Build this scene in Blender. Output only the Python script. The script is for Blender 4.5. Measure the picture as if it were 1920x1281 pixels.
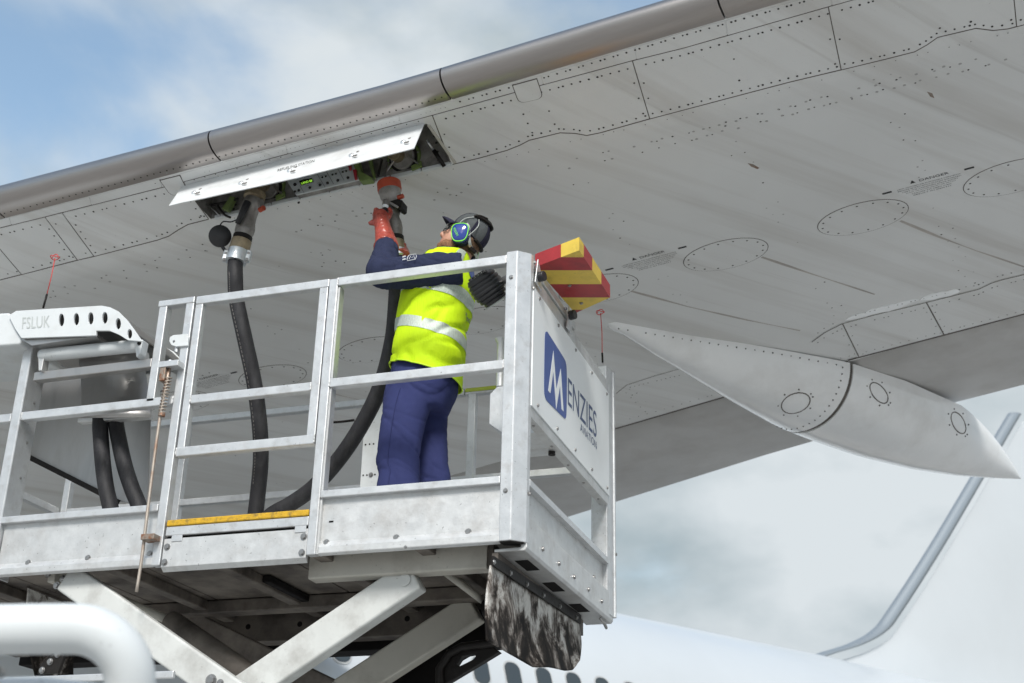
import bpy, bmesh, math, random
from mathutils import Vector, Matrix, noise

random.seed(7)
PI = math.pi
for o in list(bpy.data.objects):
    bpy.data.objects.remove(o)
scene = bpy.context.scene
col = scene.collection

# ------------------------------------------------------------------ camera
# all coordinates below: x along the lift's long side, y depth, z up from the foot of its corner post, which stands ZG above the apron
ZG = 3.30
CAM = Vector((1.84011793, -5.60358391, -1.65618166))
YAW, PITCH, ROLL = math.radians(-18.90979929), math.radians(24.01608347), math.radians(1.46634428)
FOC = 2528.7544514
FW = Vector((math.sin(YAW) * math.cos(PITCH), math.cos(YAW) * math.cos(PITCH), math.sin(PITCH)))
_r = Vector((math.cos(YAW), -math.sin(YAW), 0)); _u = _r.cross(FW)
RT = _r * math.cos(ROLL) + _u * math.sin(ROLL)
UP = _u * math.cos(ROLL) - _r * math.sin(ROLL)
cd = bpy.data.cameras.new('camera'); cam = bpy.data.objects.new('camera', cd); col.objects.link(cam)
cd.sensor_width = 36; cd.sensor_fit = 'HORIZONTAL'; cd.lens = FOC / 1920 * 36
cd.clip_start = 0.1; cd.clip_end = 20000
m = Matrix((RT, UP, -FW)).transposed().to_4x4(); m.translation = CAM + Vector((0, 0, ZG)); cam.matrix_world = m
cd.dof.use_dof = True; cd.dof.focus_distance = 7.0; cd.dof.aperture_fstop = 3.2
scene.camera = cam

# ------------------------------------------------------------------ sky, sun, exposure
SUN_AZ, SUN_EL = math.radians(-75), math.radians(42)      # direction towards the sun
w = bpy.data.worlds.new('World'); scene.world = w; w.use_nodes = True
nt = w.node_tree; nt.nodes.clear()
def N(t, **kw):
    n = nt.nodes.new(t)
    for k, v in kw.items(): setattr(n, k, v)
    return n
L = lambda a, b: nt.links.new(a, b)
tc = N('ShaderNodeTexCoord')
sky = N('ShaderNodeTexSky', sky_type='NISHITA', sun_disc=False, sun_elevation=SUN_EL, sun_rotation=PI / 2 - SUN_AZ)
sky.air_density = 1.0; sky.dust_density = 1.2; sky.ozone_density = 1.3
mp = N('ShaderNodeMapping'); mp.inputs['Scale'].default_value = (1.0, 1.0, 1.7); mp.inputs['Location'].default_value = (19.0, 9.0, 0.2)
L(tc.outputs['Generated'], mp.inputs['Vector'])
n1 = N('ShaderNodeTexNoise'); n1.inputs['Scale'].default_value = 3.4; n1.inputs['Detail'].default_value = 7; n1.inputs['Roughness'].default_value = 0.5; n1.inputs['Distortion'].default_value = 0.25
L(mp.outputs[0], n1.inputs['Vector'])
sep = N('ShaderNodeSeparateXYZ'); L(tc.outputs['Generated'], sep.inputs[0])
cov = N('ShaderNodeMapRange'); cov.inputs['From Min'].default_value = 0.15; cov.inputs['From Max'].default_value = 0.65; cov.inputs['To Min'].default_value = 0.36; cov.inputs['To Max'].default_value = 0.0
L(sep.outputs['Z'], cov.inputs['Value'])
addc = N('ShaderNodeMath', operation='ADD'); L(n1.outputs['Fac'], addc.inputs[0]); L(cov.outputs[0], addc.inputs[1])
rmp = N('ShaderNodeValToRGB'); rmp.color_ramp.elements[0].position = 0.46; rmp.color_ramp.elements[1].position = 0.70
rmp.color_ramp.interpolation = 'EASE'
L(addc.outputs[0], rmp.inputs['Fac'])
n2 = N('ShaderNodeTexNoise'); n2.inputs['Scale'].default_value = 5.5; n2.inputs['Detail'].default_value = 6; L(mp.outputs[0], n2.inputs['Vector'])
r2 = N('ShaderNodeValToRGB'); e = r2.color_ramp.elements
e[0].position = 0.34; e[0].color = (0.50, 0.60, 0.65, 1); e[1].position = 0.60; e[1].color = (0.89, 0.96, 1.0, 1)
L(n2.outputs['Fac'], r2.inputs['Fac'])
b1 = N('ShaderNodeBackground'); b1.inputs['Strength'].default_value = 0.16
tint = N('ShaderNodeMix', data_type='RGBA', blend_type='MULTIPLY'); tint.inputs['Factor'].default_value = 1; tint.inputs[7].default_value = (1.18, 1.13, 0.95, 1)
L(sky.outputs[0], tint.inputs[6]); L(tint.outputs[2], b1.inputs['Color'])
b2 = N('ShaderNodeBackground'); b2.inputs['Strength'].default_value = 0.51; L(r2.outputs['Color'], b2.inputs['Color'])
mx = N('ShaderNodeMixShader'); L(rmp.outputs['Color'], mx.inputs['Fac']); L(b1.outputs[0], mx.inputs[1]); L(b2.outputs[0], mx.inputs[2])
wo = N('ShaderNodeOutputWorld'); L(mx.outputs[0], wo.inputs['Surface'])

sl = bpy.data.lights.new('sun', 'SUN'); sl.energy = 2.1; sl.angle = math.radians(16); sl.color = (1.0, 0.98, 0.95)
so = bpy.data.objects.new('sun', sl); col.objects.link(so)
sd = Vector((math.cos(SUN_AZ) * math.cos(SUN_EL), math.sin(SUN_AZ) * math.cos(SUN_EL), math.sin(SUN_EL)))
so.rotation_euler = sd.to_track_quat('Z', 'Y').to_euler(); so.location = (0, -20, 30)
vs = scene.view_settings
vs.view_transform = 'Standard'; vs.look = 'None'; vs.exposure = 0.66; vs.gamma = 1.0; vs.use_curve_mapping = False
scene.cycles.use_denoising = True
scene.cycles.max_bounces = 8

# ------------------------------------------------------------------ picture rays (only used to measure where things stand)
def ray(u, v):
    return (FW + RT * ((u - 960) / FOC) + UP * ((640.5 - v) / FOC)).normalized()
def hit(u, v, n, p):
    d = ray(u, v); n = Vector(n); return CAM + d * ((Vector(p) - CAM).dot(n) / d.dot(n))
def at_y(u, v, y): return hit(u, v, (0, 1, 0), (0, y, 0))
def at_x(u, v, x): return hit(u, v, (1, 0, 0), (x, 0, 0))
def at_z(u, v, z): return hit(u, v, (0, 0, 1), (0, 0, z))
def at_d(u, v, d): return CAM + FW * d + RT * ((u - 960) / FOC * d) + UP * ((640.5 - v) / FOC * d)
def px(P):
    d = Vector(P) - CAM; z = d.dot(FW); return (960 + FOC * d.dot(RT) / z, 640.5 - FOC * d.dot(UP) / z)

# ------------------------------------------------------------------ materials
def mat(name, base, rough=0.5, metal=0.0, vary=0.0, vscale=6.0, stretch=(1, 1, 1), bump=0.0, bscale=40.0, dirt=None, dirt_amt=0.0, dscale=3.0,
        rvary=0.0, spec=0.5, coat=0.0, emit=None, estr=0.0, trans=0.0, dlo=0.5, dhi=0.7, bstretch=None, spots=0.0, spot_col=(0.05, 0.045, 0.04), spot_scale=60):
    M = bpy.data.materials.new(name); M.use_nodes = True
    t = M.node_tree; bs = t.nodes['Principled BSDF']
    def nn(ty, **kw):
        n = t.nodes.new(ty)
        for k, v in kw.items(): setattr(n, k, v)
        return n
    bs.inputs['Base Color'].default_value = (*base, 1); bs.inputs['Roughness'].default_value = rough; bs.inputs['Metallic'].default_value = metal
    bs.inputs['Specular IOR Level'].default_value = spec; bs.inputs['Coat Weight'].default_value = coat
    bs.inputs['Transmission Weight'].default_value = trans
    if emit: bs.inputs['Emission Color'].default_value = (*emit, 1); bs.inputs['Emission Strength'].default_value = estr
    tcn = nn('ShaderNodeTexCoord'); mpn = nn('ShaderNodeMapping'); mpn.inputs['Scale'].default_value = stretch
    t.links.new(tcn.outputs['Object'], mpn.inputs['Vector'])
    cur = None
    if vary > 0:
        no = nn('ShaderNodeTexNoise'); no.inputs['Scale'].default_value = vscale; no.inputs['Detail'].default_value = 7; no.inputs['Roughness'].default_value = 0.62
        t.links.new(mpn.outputs[0], no.inputs['Vector'])
        mr = nn('ShaderNodeMapRange'); mr.inputs['From Min'].default_value = 0.28; mr.inputs['From Max'].default_value = 0.72
        mr.inputs['To Min'].default_value = 1 - vary; mr.inputs['To Max'].default_value = 1 + vary
        t.links.new(no.outputs['Fac'], mr.inputs['Value'])
        mm = nn('ShaderNodeMix', data_type='RGBA', blend_type='MULTIPLY'); mm.inputs['Factor'].default_value = 1
        mm.inputs[6].default_value = (*base, 1); t.links.new(mr.outputs[0], mm.inputs[7]); cur = mm.outputs[2]
        if rvary:
            rr = nn('ShaderNodeMapRange'); rr.inputs['To Min'].default_value = max(0.05, rough - rvary); rr.inputs['To Max'].default_value = rough + rvary
            t.links.new(no.outputs['Fac'], rr.inputs['Value']); t.links.new(rr.outputs[0], bs.inputs['Roughness'])
    def over(cur, fac, colr):
        m2 = nn('ShaderNodeMix', data_type='RGBA'); t.links.new(fac, m2.inputs['Factor'])
        if cur is None: m2.inputs[6].default_value = (*base, 1)
        else: t.links.new(cur, m2.inputs[6])
        m2.inputs[7].default_value = (*colr, 1); return m2.outputs[2]
    if dirt:
        dn = nn('ShaderNodeTexNoise'); dn.inputs['Scale'].default_value = dscale; dn.inputs['Detail'].default_value = 8; dn.inputs['Roughness'].default_value = 0.65
        t.links.new(mpn.outputs[0], dn.inputs['Vector'])
        dm = nn('ShaderNodeMapRange'); dm.inputs['From Min'].default_value = dlo; dm.inputs['From Max'].default_value = dhi; dm.inputs['To Max'].default_value = dirt_amt
        t.links.new(dn.outputs['Fac'], dm.inputs['Value']); cur = over(cur, dm.outputs[0], dirt)
    if spots:
        sn = nn('ShaderNodeTexNoise'); sn.inputs['Scale'].default_value = spot_scale; sn.inputs['Detail'].default_value = 3
        t.links.new(tcn.outputs['Object'], sn.inputs['Vector'])
        sm = nn('ShaderNodeMapRange'); sm.inputs['From Min'].default_value = 0.68; sm.inputs['From Max'].default_value = 0.74; sm.inputs['To Max'].default_value = spots
        t.links.new(sn.outputs['Fac'], sm.inputs['Value']); cur = over(cur, sm.outputs[0], spot_col)
    if cur is not None: t.links.new(cur, bs.inputs['Base Color'])
    if bump > 0:
        bn = nn('ShaderNodeTexNoise'); bn.inputs['Scale'].default_value = bscale; bn.inputs['Detail'].default_value = 5
        if bstretch:
            bm_ = nn('ShaderNodeMapping'); bm_.inputs['Scale'].default_value = bstretch; t.links.new(tcn.outputs['Object'], bm_.inputs['Vector']); t.links.new(bm_.outputs[0], bn.inputs['Vector'])
        else: t.links.new(tcn.outputs['Object'], bn.inputs['Vector'])
        bp = nn('ShaderNodeBump'); bp.inputs['Strength'].default_value = bump; bp.inputs['Distance'].default_value = 0.01
        t.links.new(bn.outputs['Fac'], bp.inputs['Height']); t.links.new(bp.outputs[0], bs.inputs['Normal'])
    return M

M = {}
M['alu'] = mat('aluminium', (0.60, 0.615, 0.625), 0.40, 0.6, 0.09, 14, (1, 1, 1), 0.08, 60, (0.30, 0.265, 0.23), 0.45, 16, 0.10, dlo=0.52, dhi=0.80, spots=0.5, spot_scale=90)
M['alu_dull'] = mat('dull_sheet_metal', (0.60, 0.61, 0.61), 0.46, 0.55, 0.10, 16, (1, 1, 1), 0.08, 50, (0.27, 0.235, 0.20), 0.45, 6, 0.12, dlo=0.48, dhi=0.78, spots=0.5, spot_scale=70)
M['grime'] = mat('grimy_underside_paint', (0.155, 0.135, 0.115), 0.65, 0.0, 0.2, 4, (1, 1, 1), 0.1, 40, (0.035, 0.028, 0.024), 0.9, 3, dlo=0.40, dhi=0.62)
M['cream'] = mat('cream_paint', (0.47, 0.455, 0.405), 0.45, 0.0, 0.08, 3, (1, 1, 1), 0.04, 40, (0.17, 0.145, 0.12), 0.65, 3, dlo=0.48, dhi=0.75, spots=0.3)
M['armpaint'] = mat('pale_arm_paint', (0.56, 0.575, 0.56), 0.42, 0.0, 0.08, 3, (1, 1, 1), 0.04, 40, (0.17, 0.15, 0.13), 0.6, 4, dlo=0.5, dhi=0.8, spots=0.3)
M['black'] = mat('black_steel', (0.014, 0.012, 0.011), 0.55, 0.2, 0.3, 12, bump=0.2, bscale=50, spec=0.3)
M['soot'] = mat('oily_black', (0.008, 0.007, 0.007), 0.8, 0.0, 0.3, 12, spec=0.2)
M['rubber'] = mat('black_rubber', (0.022, 0.022, 0.025), 0.62, 0.0, 0.35, 18, (1, 1, 0.25), 0.25, 90, (0.07, 0.07, 0.075), 0.55, 14, dlo=0.48, dhi=0.72, spec=0.35)
M['plastic'] = mat('black_plastic', (0.02, 0.02, 0.022), 0.4, 0, 0.15, 20, bump=0.05, bscale=200)
M['white'] = mat('white_paint', (0.60, 0.63, 0.64), 0.4, 0.0, 0.04, 3, (1, 1, 1), 0.03, 30, (0.40, 0.38, 0.34), 0.4, 5, dlo=0.52, dhi=0.8, spots=0.3, spot_scale=50)
M['doorpaint'] = mat('door_paint', (0.66, 0.68, 0.69), 0.35, 0, 0.05, 6, dirt=(0.45, 0.44, 0.42), dirt_amt=0.4, dscale=8)
M['deckbounce'] = mat('pale_bounce_deck', (0.76, 0.77, 0.76), 0.5, 0.0, 0.08, 8, dirt=(0.5, 0.48, 0.45), dirt_amt=0.4, dscale=6)  # deck top is out of view; kept pale to bounce light up to the wing
M['sign'] = mat('white_sign_board', (0.80, 0.83, 0.84), 0.38, 0.0, 0.02, 2, dirt=(0.6, 0.6, 0.58), dirt_amt=0.3, dscale=2)
M['blue'] = mat('sign_blue', (0.045, 0.09, 0.30), 0.4)
M['navytext'] = mat('sign_dark_blue', (0.05, 0.085, 0.20), 0.4)
M['steel'] = mat('bolt_steel', (0.36, 0.355, 0.35), 0.28, 0.9, 0.1, 60)
M['rust'] = mat('rusty_steel', (0.30, 0.26, 0.22), 0.5, 0.6, 0.2, 40, dirt=(0.24, 0.09, 0.035), dirt_amt=0.9, dscale=24, dlo=0.45, dhi=0.62)
M['rustrod'] = mat('rod_steel', (0.42, 0.37, 0.32), 0.45, 0.6, 0.2, 30, (1, 1, 0.4), dirt=(0.26, 0.12, 0.06), dirt_amt=0.7, dscale=12, dlo=0.48, dhi=0.62)
M['yellow'] = mat('yellow_tread', (0.62, 0.37, 0.02), 0.75, 0, 0.15, 40, bump=0.7, bscale=220, dirt=(0.10, 0.08, 0.05), dirt_amt=0.7, dscale=30, dlo=0.5, dhi=0.66)
M['lime_strip'] = mat('lime_strip', (0.42, 0.50, 0.06), 0.6, 0, 0.1, 20)
M['redmark'] = mat('stripe_red', (0.37, 0.028, 0.032), 0.42, 0, 0.15, 9, dirt=(0.09, 0.015, 0.02), dirt_amt=0.55, dscale=8, dlo=0.5, dhi=0.7, spots=0.4)
M['yelmark'] = mat('stripe_yellow', (0.72, 0.52, 0.075), 0.45, 0, 0.12, 9, dirt=(0.25, 0.19, 0.06), dirt_amt=0.5, dscale=7, dlo=0.5, dhi=0.7, spots=0.4)
M['redwire'] = mat('red_wire', (0.55, 0.05, 0.045), 0.5)
M['wing'] = None
M['gap'] = mat('dark_sealant', (0.11, 0.098, 0.088), 0.8, 0, 0.3, 20)
M['rivet'] = mat('rivet_recess', (0.035, 0.033, 0.03), 0.7)
M['rivetlight'] = mat('rivet_painted', (0.36, 0.36, 0.35), 0.5)
M['print'] = mat('black_print', (0.02, 0.02, 0.02), 0.6)
M['slat'] = mat('bare_leading_edge', (0.37, 0.345, 0.33), 0.34, 1.0, 0.07, 4, (0.25, 5, 5), 0.03, 40, (0.36, 0.33, 0.31), 0.4, 6, 0.07, dlo=0.45, dhi=0.8, bstretch=(40, 1, 1))
M['bay'] = mat('bay_primer', (0.26, 0.25, 0.235), 0.7, 0, 0.35, 14, dirt=(0.08, 0.075, 0.07), dirt_amt=0.8, dscale=9, dlo=0.45, dhi=0.65)
M['green'] = mat('green_primer', (0.17, 0.24, 0.07), 0.55, 0, 0.25, 12, dirt=(0.07, 0.09, 0.04), dirt_amt=0.7, dscale=8, dlo=0.45, dhi=0.7)
M['panelgrey'] = mat('control_panel_grey', (0.46, 0.49, 0.49), 0.45, 0, 0.06, 8)
M['screen'] = mat('display_glass', (0.008, 0.012, 0.006), 0.2)
M['digit'] = mat('display_digits', (0.2, 0.5, 0.02), 0.5, emit=(0.45, 0.95, 0.08), estr=0.7)
M['redtag'] = mat('red_plastic', (0.30, 0.02, 0.03), 0.45)
M['casting'] = mat('grey_casting', (0.30, 0.285, 0.27), 0.42, 0.5, 0.2, 14, bump=0.12, bscale=60, dirt=(0.10, 0.085, 0.075), dirt_amt=0.7, dscale=10, dlo=0.45, dhi=0.68)
M['brass'] = mat('worn_brass', (0.36, 0.29, 0.19), 0.45, 0.6, 0.2, 18, dirt=(0.1, 0.08, 0.06), dirt_amt=0.6, dscale=12, dlo=0.45, dhi=0.7)
M['clampalu'] = mat('bright_clamp', (0.72, 0.75, 0.77), 0.35, 0.8, 0.12, 25, bump=0.15, bscale=70)
M['orangerub'] = mat('orange_red_rubber', (0.42, 0.065, 0.03), 0.5, 0, 0.15, 16, dirt=(0.16, 0.04, 0.03), dirt_amt=0.6, dscale=14, dlo=0.48, dhi=0.7)
M['glove'] = mat('red_pvc_glove', (0.40, 0.072, 0.05), 0.3, 0, 0.15, 16, bump=0.15, bscale=30, dirt=(0.16, 0.03, 0.028), dirt_amt=0.7, dscale=14, dlo=0.46, dhi=0.7, coat=0.3)
M['navy'] = mat('navy_sweatshirt', (0.024, 0.030, 0.066), 0.9, 0, 0.12, 30, bump=0.35, bscale=420, spec=0.2)
M['trouser'] = mat('blue_workwear', (0.032, 0.040, 0.125), 0.85, 0, 0.12, 9, bump=0.3, bscale=500, spec=0.2)
M['hivis'] = mat('hi_vis_fabric', (0.60, 0.86, 0.010), 0.7, 0, 0.06, 10, bump=0.4, bscale=140, bstretch=(1, 1, 0.06), emit=(0.62, 1.0, 0.0), estr=0.0, spec=0.25)
M['reflect'] = mat('reflective_tape', (0.50, 0.57, 0.50), 0.42, 0.2, 0.22, 160, (1, 1, 0.25), bump=0.35, bscale=260)
M['piping'] = mat('hi_vis_piping', (0.55, 0.85, 0.02), 0.6)
M['skin'] = mat('skin', (0.56, 0.31, 0.22), 0.5, 0, 0.1, 18, dirt=(0.55, 0.19, 0.14), dirt_amt=0.4, dscale=12, dlo=0.5, dhi=0.7)
M['hair'] = mat('brown_hair', (0.17, 0.10, 0.055), 0.65, 0, 0.4, 60, (1, 1, 0.15), 0.8, 160, bstretch=(1, 1, 0.12))
M['beard'] = mat('ginger_beard', (0.27, 0.135, 0.07), 0.75, 0, 0.4, 80, (1, 1, 0.3), 0.8, 260)
M['capnavy'] = mat('navy_cap', (0.028, 0.028, 0.05), 0.85, 0, 0.15, 30, bump=0.3, bscale=400, spec=0.2)
M['capgrey'] = mat('grey_cap_mesh', (0.075, 0.085, 0.09), 0.85, 0, 0.15, 40, bump=0.5, bscale=500)
M['cupblue'] = mat('blue_gloss', (0.018, 0.045, 0.26), 0.15, 0, coat=0.6)
M['cupdark'] = mat('dark_blue_rubber', (0.01, 0.018, 0.05), 0.5)
M['neon'] = mat('neon_green', (0.25, 0.85, 0.06), 0.4)
M['bandgrey'] = mat('grey_band', (0.45, 0.48, 0.47), 0.4)
M['lens'] = mat('clear_lens', (0.9, 0.93, 0.95), 0.05, trans=1.0)
M['eye'] = mat('eye', (0.5, 0.45, 0.4), 0.2)
M['boot'] = mat('boot_leather', (0.02, 0.018, 0.016), 0.5)
M['apron'] = mat('apron_concrete', (0.36, 0.355, 0.342), 0.85, 0, 0.12, 0.6, bump=0.2, bscale=30, dirt=(0.2, 0.19, 0.18), dirt_amt=0.5, dscale=0.25, dlo=0.5, dhi=0.75)
M['fusewhite'] = mat('aircraft_white', (0.51, 0.54, 0.56), 0.3, 0, 0.03, 0.5, coat=0.2)
M['window'] = mat('cabin_window', (0.045, 0.055, 0.06), 0.12)
M['wframe'] = mat('window_surround', (0.42, 0.43, 0.43), 0.4)
M['finedge'] = mat('fin_leading_edge', (0.30, 0.335, 0.36), 0.45, 0.5)
M['tyre'] = mat('tyre', (0.02, 0.02, 0.02), 0.8)
M['stainless'] = mat('stainless_sheet', (0.44, 0.43, 0.42), 0.36, 0.85, 0.18, 3, (3, 3, 0.6), 0.05, 30, (0.24, 0.22, 0.2), 0.5, 3, 0.08, dlo=0.45, dhi=0.7)

# rubber flap: pale rubber worn through black oil, scuffs with a shape of their own
def flap_material():
    Mx = bpy.data.materials.new('oily_mud_flap'); Mx.use_nodes = True; t = Mx.node_tree; bs = t.nodes['Principled BSDF']
    tcn = t.nodes.new('ShaderNodeTexCoord'); mp1 = t.nodes.new('ShaderNodeMapping'); mp1.inputs['Scale'].default_value = (2.2, 2.4, 1.8); t.links.new(tcn.outputs['Object'], mp1.inputs['Vector'])
    a = t.nodes.new('ShaderNodeTexNoise'); a.inputs['Scale'].default_value = 2.6; a.inputs['Detail'].default_value = 11; a.inputs['Roughness'].default_value = 0.74; a.inputs['Distortion'].default_value = 0.5; t.links.new(mp1.outputs[0], a.inputs['Vector'])
    r = t.nodes.new('ShaderNodeValToRGB'); el = r.color_ramp.elements
    el[0].position = 0.42; el[0].color = (0.006, 0.005, 0.0045, 1); el[1].position = 0.64; el[1].color = (0.55, 0.54, 0.51, 1)
    x = el.new(0.505); x.color = (0.030, 0.024, 0.020, 1); x = el.new(0.55); x.color = (0.16, 0.14, 0.125, 1)
    sx_ = t.nodes.new('ShaderNodeSeparateXYZ'); t.links.new(tcn.outputs['Object'], sx_.inputs[0])
    mr_ = t.nodes.new('ShaderNodeMapRange'); mr_.inputs['From Min'].default_value = ZG - 0.42; mr_.inputs['From Max'].default_value = ZG - 0.08; mr_.inputs['To Min'].default_value = -0.02; mr_.inputs['To Max'].default_value = 0.09
    t.links.new(sx_.outputs['Z'], mr_.inputs['Value']); ad_ = t.nodes.new('ShaderNodeMath'); t.links.new(a.outputs['Fac'], ad_.inputs[0]); t.links.new(mr_.outputs[0], ad_.inputs[1]); t.links.new(ad_.outputs[0], r.inputs['Fac']); t.links.new(r.outputs['Color'], bs.inputs['Base Color'])
    bs.inputs['Roughness'].default_value = 0.7; bs.inputs['Specular IOR Level'].default_value = 0.12
    return Mx
M['flap'] = flap_material()

# wing paint: grey-white gloss with chordwise grime streaks (object coordinates: x span, y chord)
def wing_material():
    Mx = bpy.data.materials.new('wing_paint'); Mx.use_nodes = True; t = Mx.node_tree; bs = t.nodes['Principled BSDF']
    def nn(ty, **kw):
        n = t.nodes.new(ty)
        for k, v in kw.items(): setattr(n, k, v)
        return n
    tcn = nn('ShaderNodeTexCoord')
    def noi(scale, det, loc=(0, 0, 0), rot=0.0, ns=1.0, rough=0.6):
        mr0 = nn('ShaderNodeMapping'); mr0.inputs['Rotation'].default_value = (0, 0, rot); t.links.new(tcn.outputs['Object'], mr0.inputs['Vector'])
        mp_ = nn('ShaderNodeMapping'); mp_.inputs['Scale'].default_value = scale; mp_.inputs['Location'].default_value = loc
        t.links.new(mr0.outputs[0], mp_.inputs['Vector'])
        n = nn('ShaderNodeTexNoise'); n.inputs['Scale'].default_value = ns; n.inputs['Detail'].default_value = det; n.inputs['Roughness'].default_value = rough
        t.links.new(mp_.outputs[0], n.inputs['Vector']); return n.outputs['Fac']
    def rng(x, a, b, c, d):
        m_ = nn('ShaderNodeMapRange'); m_.inputs['From Min'].default_value = a; m_.inputs['From Max'].default_value = b; m_.inputs['To Min'].default_value = c; m_.inputs['To Max'].default_value = d
        t.links.new(x, m_.inputs['Value']); return m_.outputs[0]
    def mixc(f, A, B):
        m_ = nn('ShaderNodeMix', data_type='RGBA')
        t.links.new(f, m_.inputs['Factor'])
        if isinstance(A, tuple): m_.inputs[6].default_value = (*A, 1)
        else: t.links.new(A, m_.inputs[6])
        m_.inputs[7].default_value = (*B, 1); return m_.outputs[2]
    c = mixc(rng(noi((0.5, 0.5, 0.5), 6), 0.35, 0.7, 0, 1), (0.70, 0.71, 0.705), (0.63, 0.635, 0.625))
    c = mixc(rng(noi((3.2, 0.16, 1), 5, (1.3, 0, 0), 0.56), 0.48, 0.72, 0, 0.5), c, (0.36, 0.325, 0.285))        # broad streaks along the airflow
    c = mixc(rng(noi((11, 0.28, 1), 4, (4, 0, 0), 0.56), 0.60, 0.76, 0, 0.3), c, (0.27, 0.245, 0.22))               # thin streaks
    c = mixc(rng(noi((90, 90, 90), 2), 0.72, 0.78, 0, 0.5), c, (0.12, 0.11, 0.1))                                # specks
    t.links.new(c, bs.inputs['Base Color'])
    t.links.new(rng(noi((1.2, 1.2, 1), 6, (7, 0, 0)), 0.3, 0.7, 0.28, 0.45), bs.inputs['Roughness'])
    bp = nn('ShaderNodeBump'); bp.inputs['Strength'].default_value = 0.08; bp.inputs['Distance'].default_value = 0.02
    t.links.new(noi((2.2, 1.6, 1), 3, (2, 5, 0)), bp.inputs['Height']); t.links.new(bp.outputs[0], bs.inputs['Normal'])
    return Mx
M['wing'] = wing_material()
M['flapshaded'] = mat('shaded_flap_paint', (0.47, 0.465, 0.455), 0.42, 0, 0.10, 1.5, (1, 1, 1), 0.04, 6, (0.30, 0.275, 0.25), 0.5, 2, dlo=0.45, dhi=0.75)  # darker than the wing: shade under the flaps put into the grey, plus dirt
M['fairing'] = mat('fairing_white', (0.82, 0.83, 0.83), 0.2, 0, 0.04, 2, coat=0.6, dirt=(0.45, 0.43, 0.4), dirt_amt=0.4, dscale=1.5, dlo=0.5, dhi=0.75)

# ------------------------------------------------------------------ builders
FR = {}
def thing(name, label, cat, loc, group=None):
    o = bpy.data.objects.new(name, None); col.objects.link(o); o.empty_display_size = 0.1
    FR[o.name] = Matrix.Translation(Vector(loc)); o.location = Vector(loc) + Vector((0, 0, ZG))
    o['label'] = label; o['category'] = cat
    if group: o['group'] = group
    return o
def place(o, parent, frame):
    FR[o.name] = frame
    if parent is not None:
        o.parent = parent; o.matrix_local = FR[parent.name].inverted() @ frame
    else:
        o.matrix_world = Matrix.Translation((0, 0, ZG)) @ frame
def mk(name, vf, mt, parent=None, smooth=False, bevel=0.0, frame=None, local=False, kind=None, label=None, cat=None, group=None, fm=None, seg=2, base=None, angle=40):
    V, Fc = vf
    if frame is None: frame = FR[parent.name] if parent is not None else Matrix.Translation(Vector(base or (0, 0, 0)))
    if not local:
        inv = frame.inverted(); V = [inv @ Vector(v) for v in V]
    me = bpy.data.meshes.new(name); me.from_pydata([tuple(v) for v in V], [], [tuple(f) for f in Fc]); me.validate()
    bm = bmesh.new(); bm.from_mesh(me); bmesh.ops.recalc_face_normals(bm, faces=bm.faces); bm.to_mesh(me); bm.free()
    mts = mt if isinstance(mt, (list, tuple)) else [mt]
    for x in mts: me.materials.append(x)
    if fm:
        for p, i in zip(me.polygons, fm): p.material_index = i
    if smooth:
        me.polygons.foreach_set('use_smooth', [True] * len(me.polygons))
        if smooth == 'auto': me.set_sharp_from_angle(angle=math.radians(angle))
    o = bpy.data.objects.new(name, me); col.objects.link(o); place(o, parent, frame)
    if bevel > 0:
        b = o.modifiers.new('bevel', 'BEVEL'); b.width = bevel; b.segments = seg; b.limit_method = 'ANGLE'; b.angle_limit = math.radians(35); b.harden_normals = False
    if kind: o['kind'] = kind
    if label: o['label'] = label
    if cat: o['category'] = cat
    if group: o['group'] = group
    return o
def inst(src, name, parent, frame):
    o = src.copy(); o.name = name; col.objects.link(o); place(o, parent, frame); return o

def box(a, b):
    x0, y0, z0 = a; x1, y1, z1 = b
    return ([(x0, y0, z0), (x1, y0, z0), (x1, y1, z0), (x0, y1, z0), (x0, y0, z1), (x1, y0, z1), (x1, y1, z1), (x0, y1, z1)],
            [(0, 3, 2, 1), (4, 5, 6, 7), (0, 1, 5, 4), (1, 2, 6, 5), (2, 3, 7, 6), (3, 0, 4, 7)])
def beam(a, b, w, h, up=(0, 0, 1)):
    a, b = Vector(a), Vector(b); d = (b - a).normalized(); s = d.cross(Vector(up)).normalized(); u = s.cross(d)
    V = [p + s * i * w / 2 + u * j * h / 2 for p in (a, b) for i, j in ((-1, -1), (1, -1), (1, 1), (-1, 1))]
    return V, [(0, 1, 2, 3), (7, 6, 5, 4), (0, 4, 5, 1), (1, 5, 6, 2), (2, 6, 7, 3), (3, 7, 4, 0)]
def prism(poly, vec):
    n = len(poly); vec = Vector(vec)
    V = [Vector(p) for p in poly] + [Vector(p) + vec for p in poly]
    return V, [tuple(range(n))[::-1], tuple(range(n, 2 * n))] + [(i, (i + 1) % n, n + (i + 1) % n, n + i) for i in range(n)]
def prism_holes(outer, holes, axis):
    """plate with holes: outer and holes are lists of points in one plane, extruded by axis"""
    bm = bmesh.new(); axis = Vector(axis); loops = []
    for lp in [outer] + holes:
        vs_ = [bm.verts.new(Vector(p)) for p in lp]; loops.append([bm.edges.new((vs_[i], vs_[(i + 1) % len(vs_)])) for i in range(len(vs_))])
    bmesh.ops.triangle_fill(bm, use_beauty=True, use_dissolve=False, edges=[e_ for l_ in loops for e_ in l_])
    r = bmesh.ops.extrude_face_region(bm, geom=list(bm.faces))
    bmesh.ops.translate(bm, vec=axis, verts=[g for g in r['geom'] if isinstance(g, bmesh.types.BMVert)])
    bm.verts.index_update(); V = [v.co.copy() for v in bm.verts]; Fc = [[v.index for v in f.verts] for f in bm.faces]; bm.free()
    return V, Fc
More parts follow.
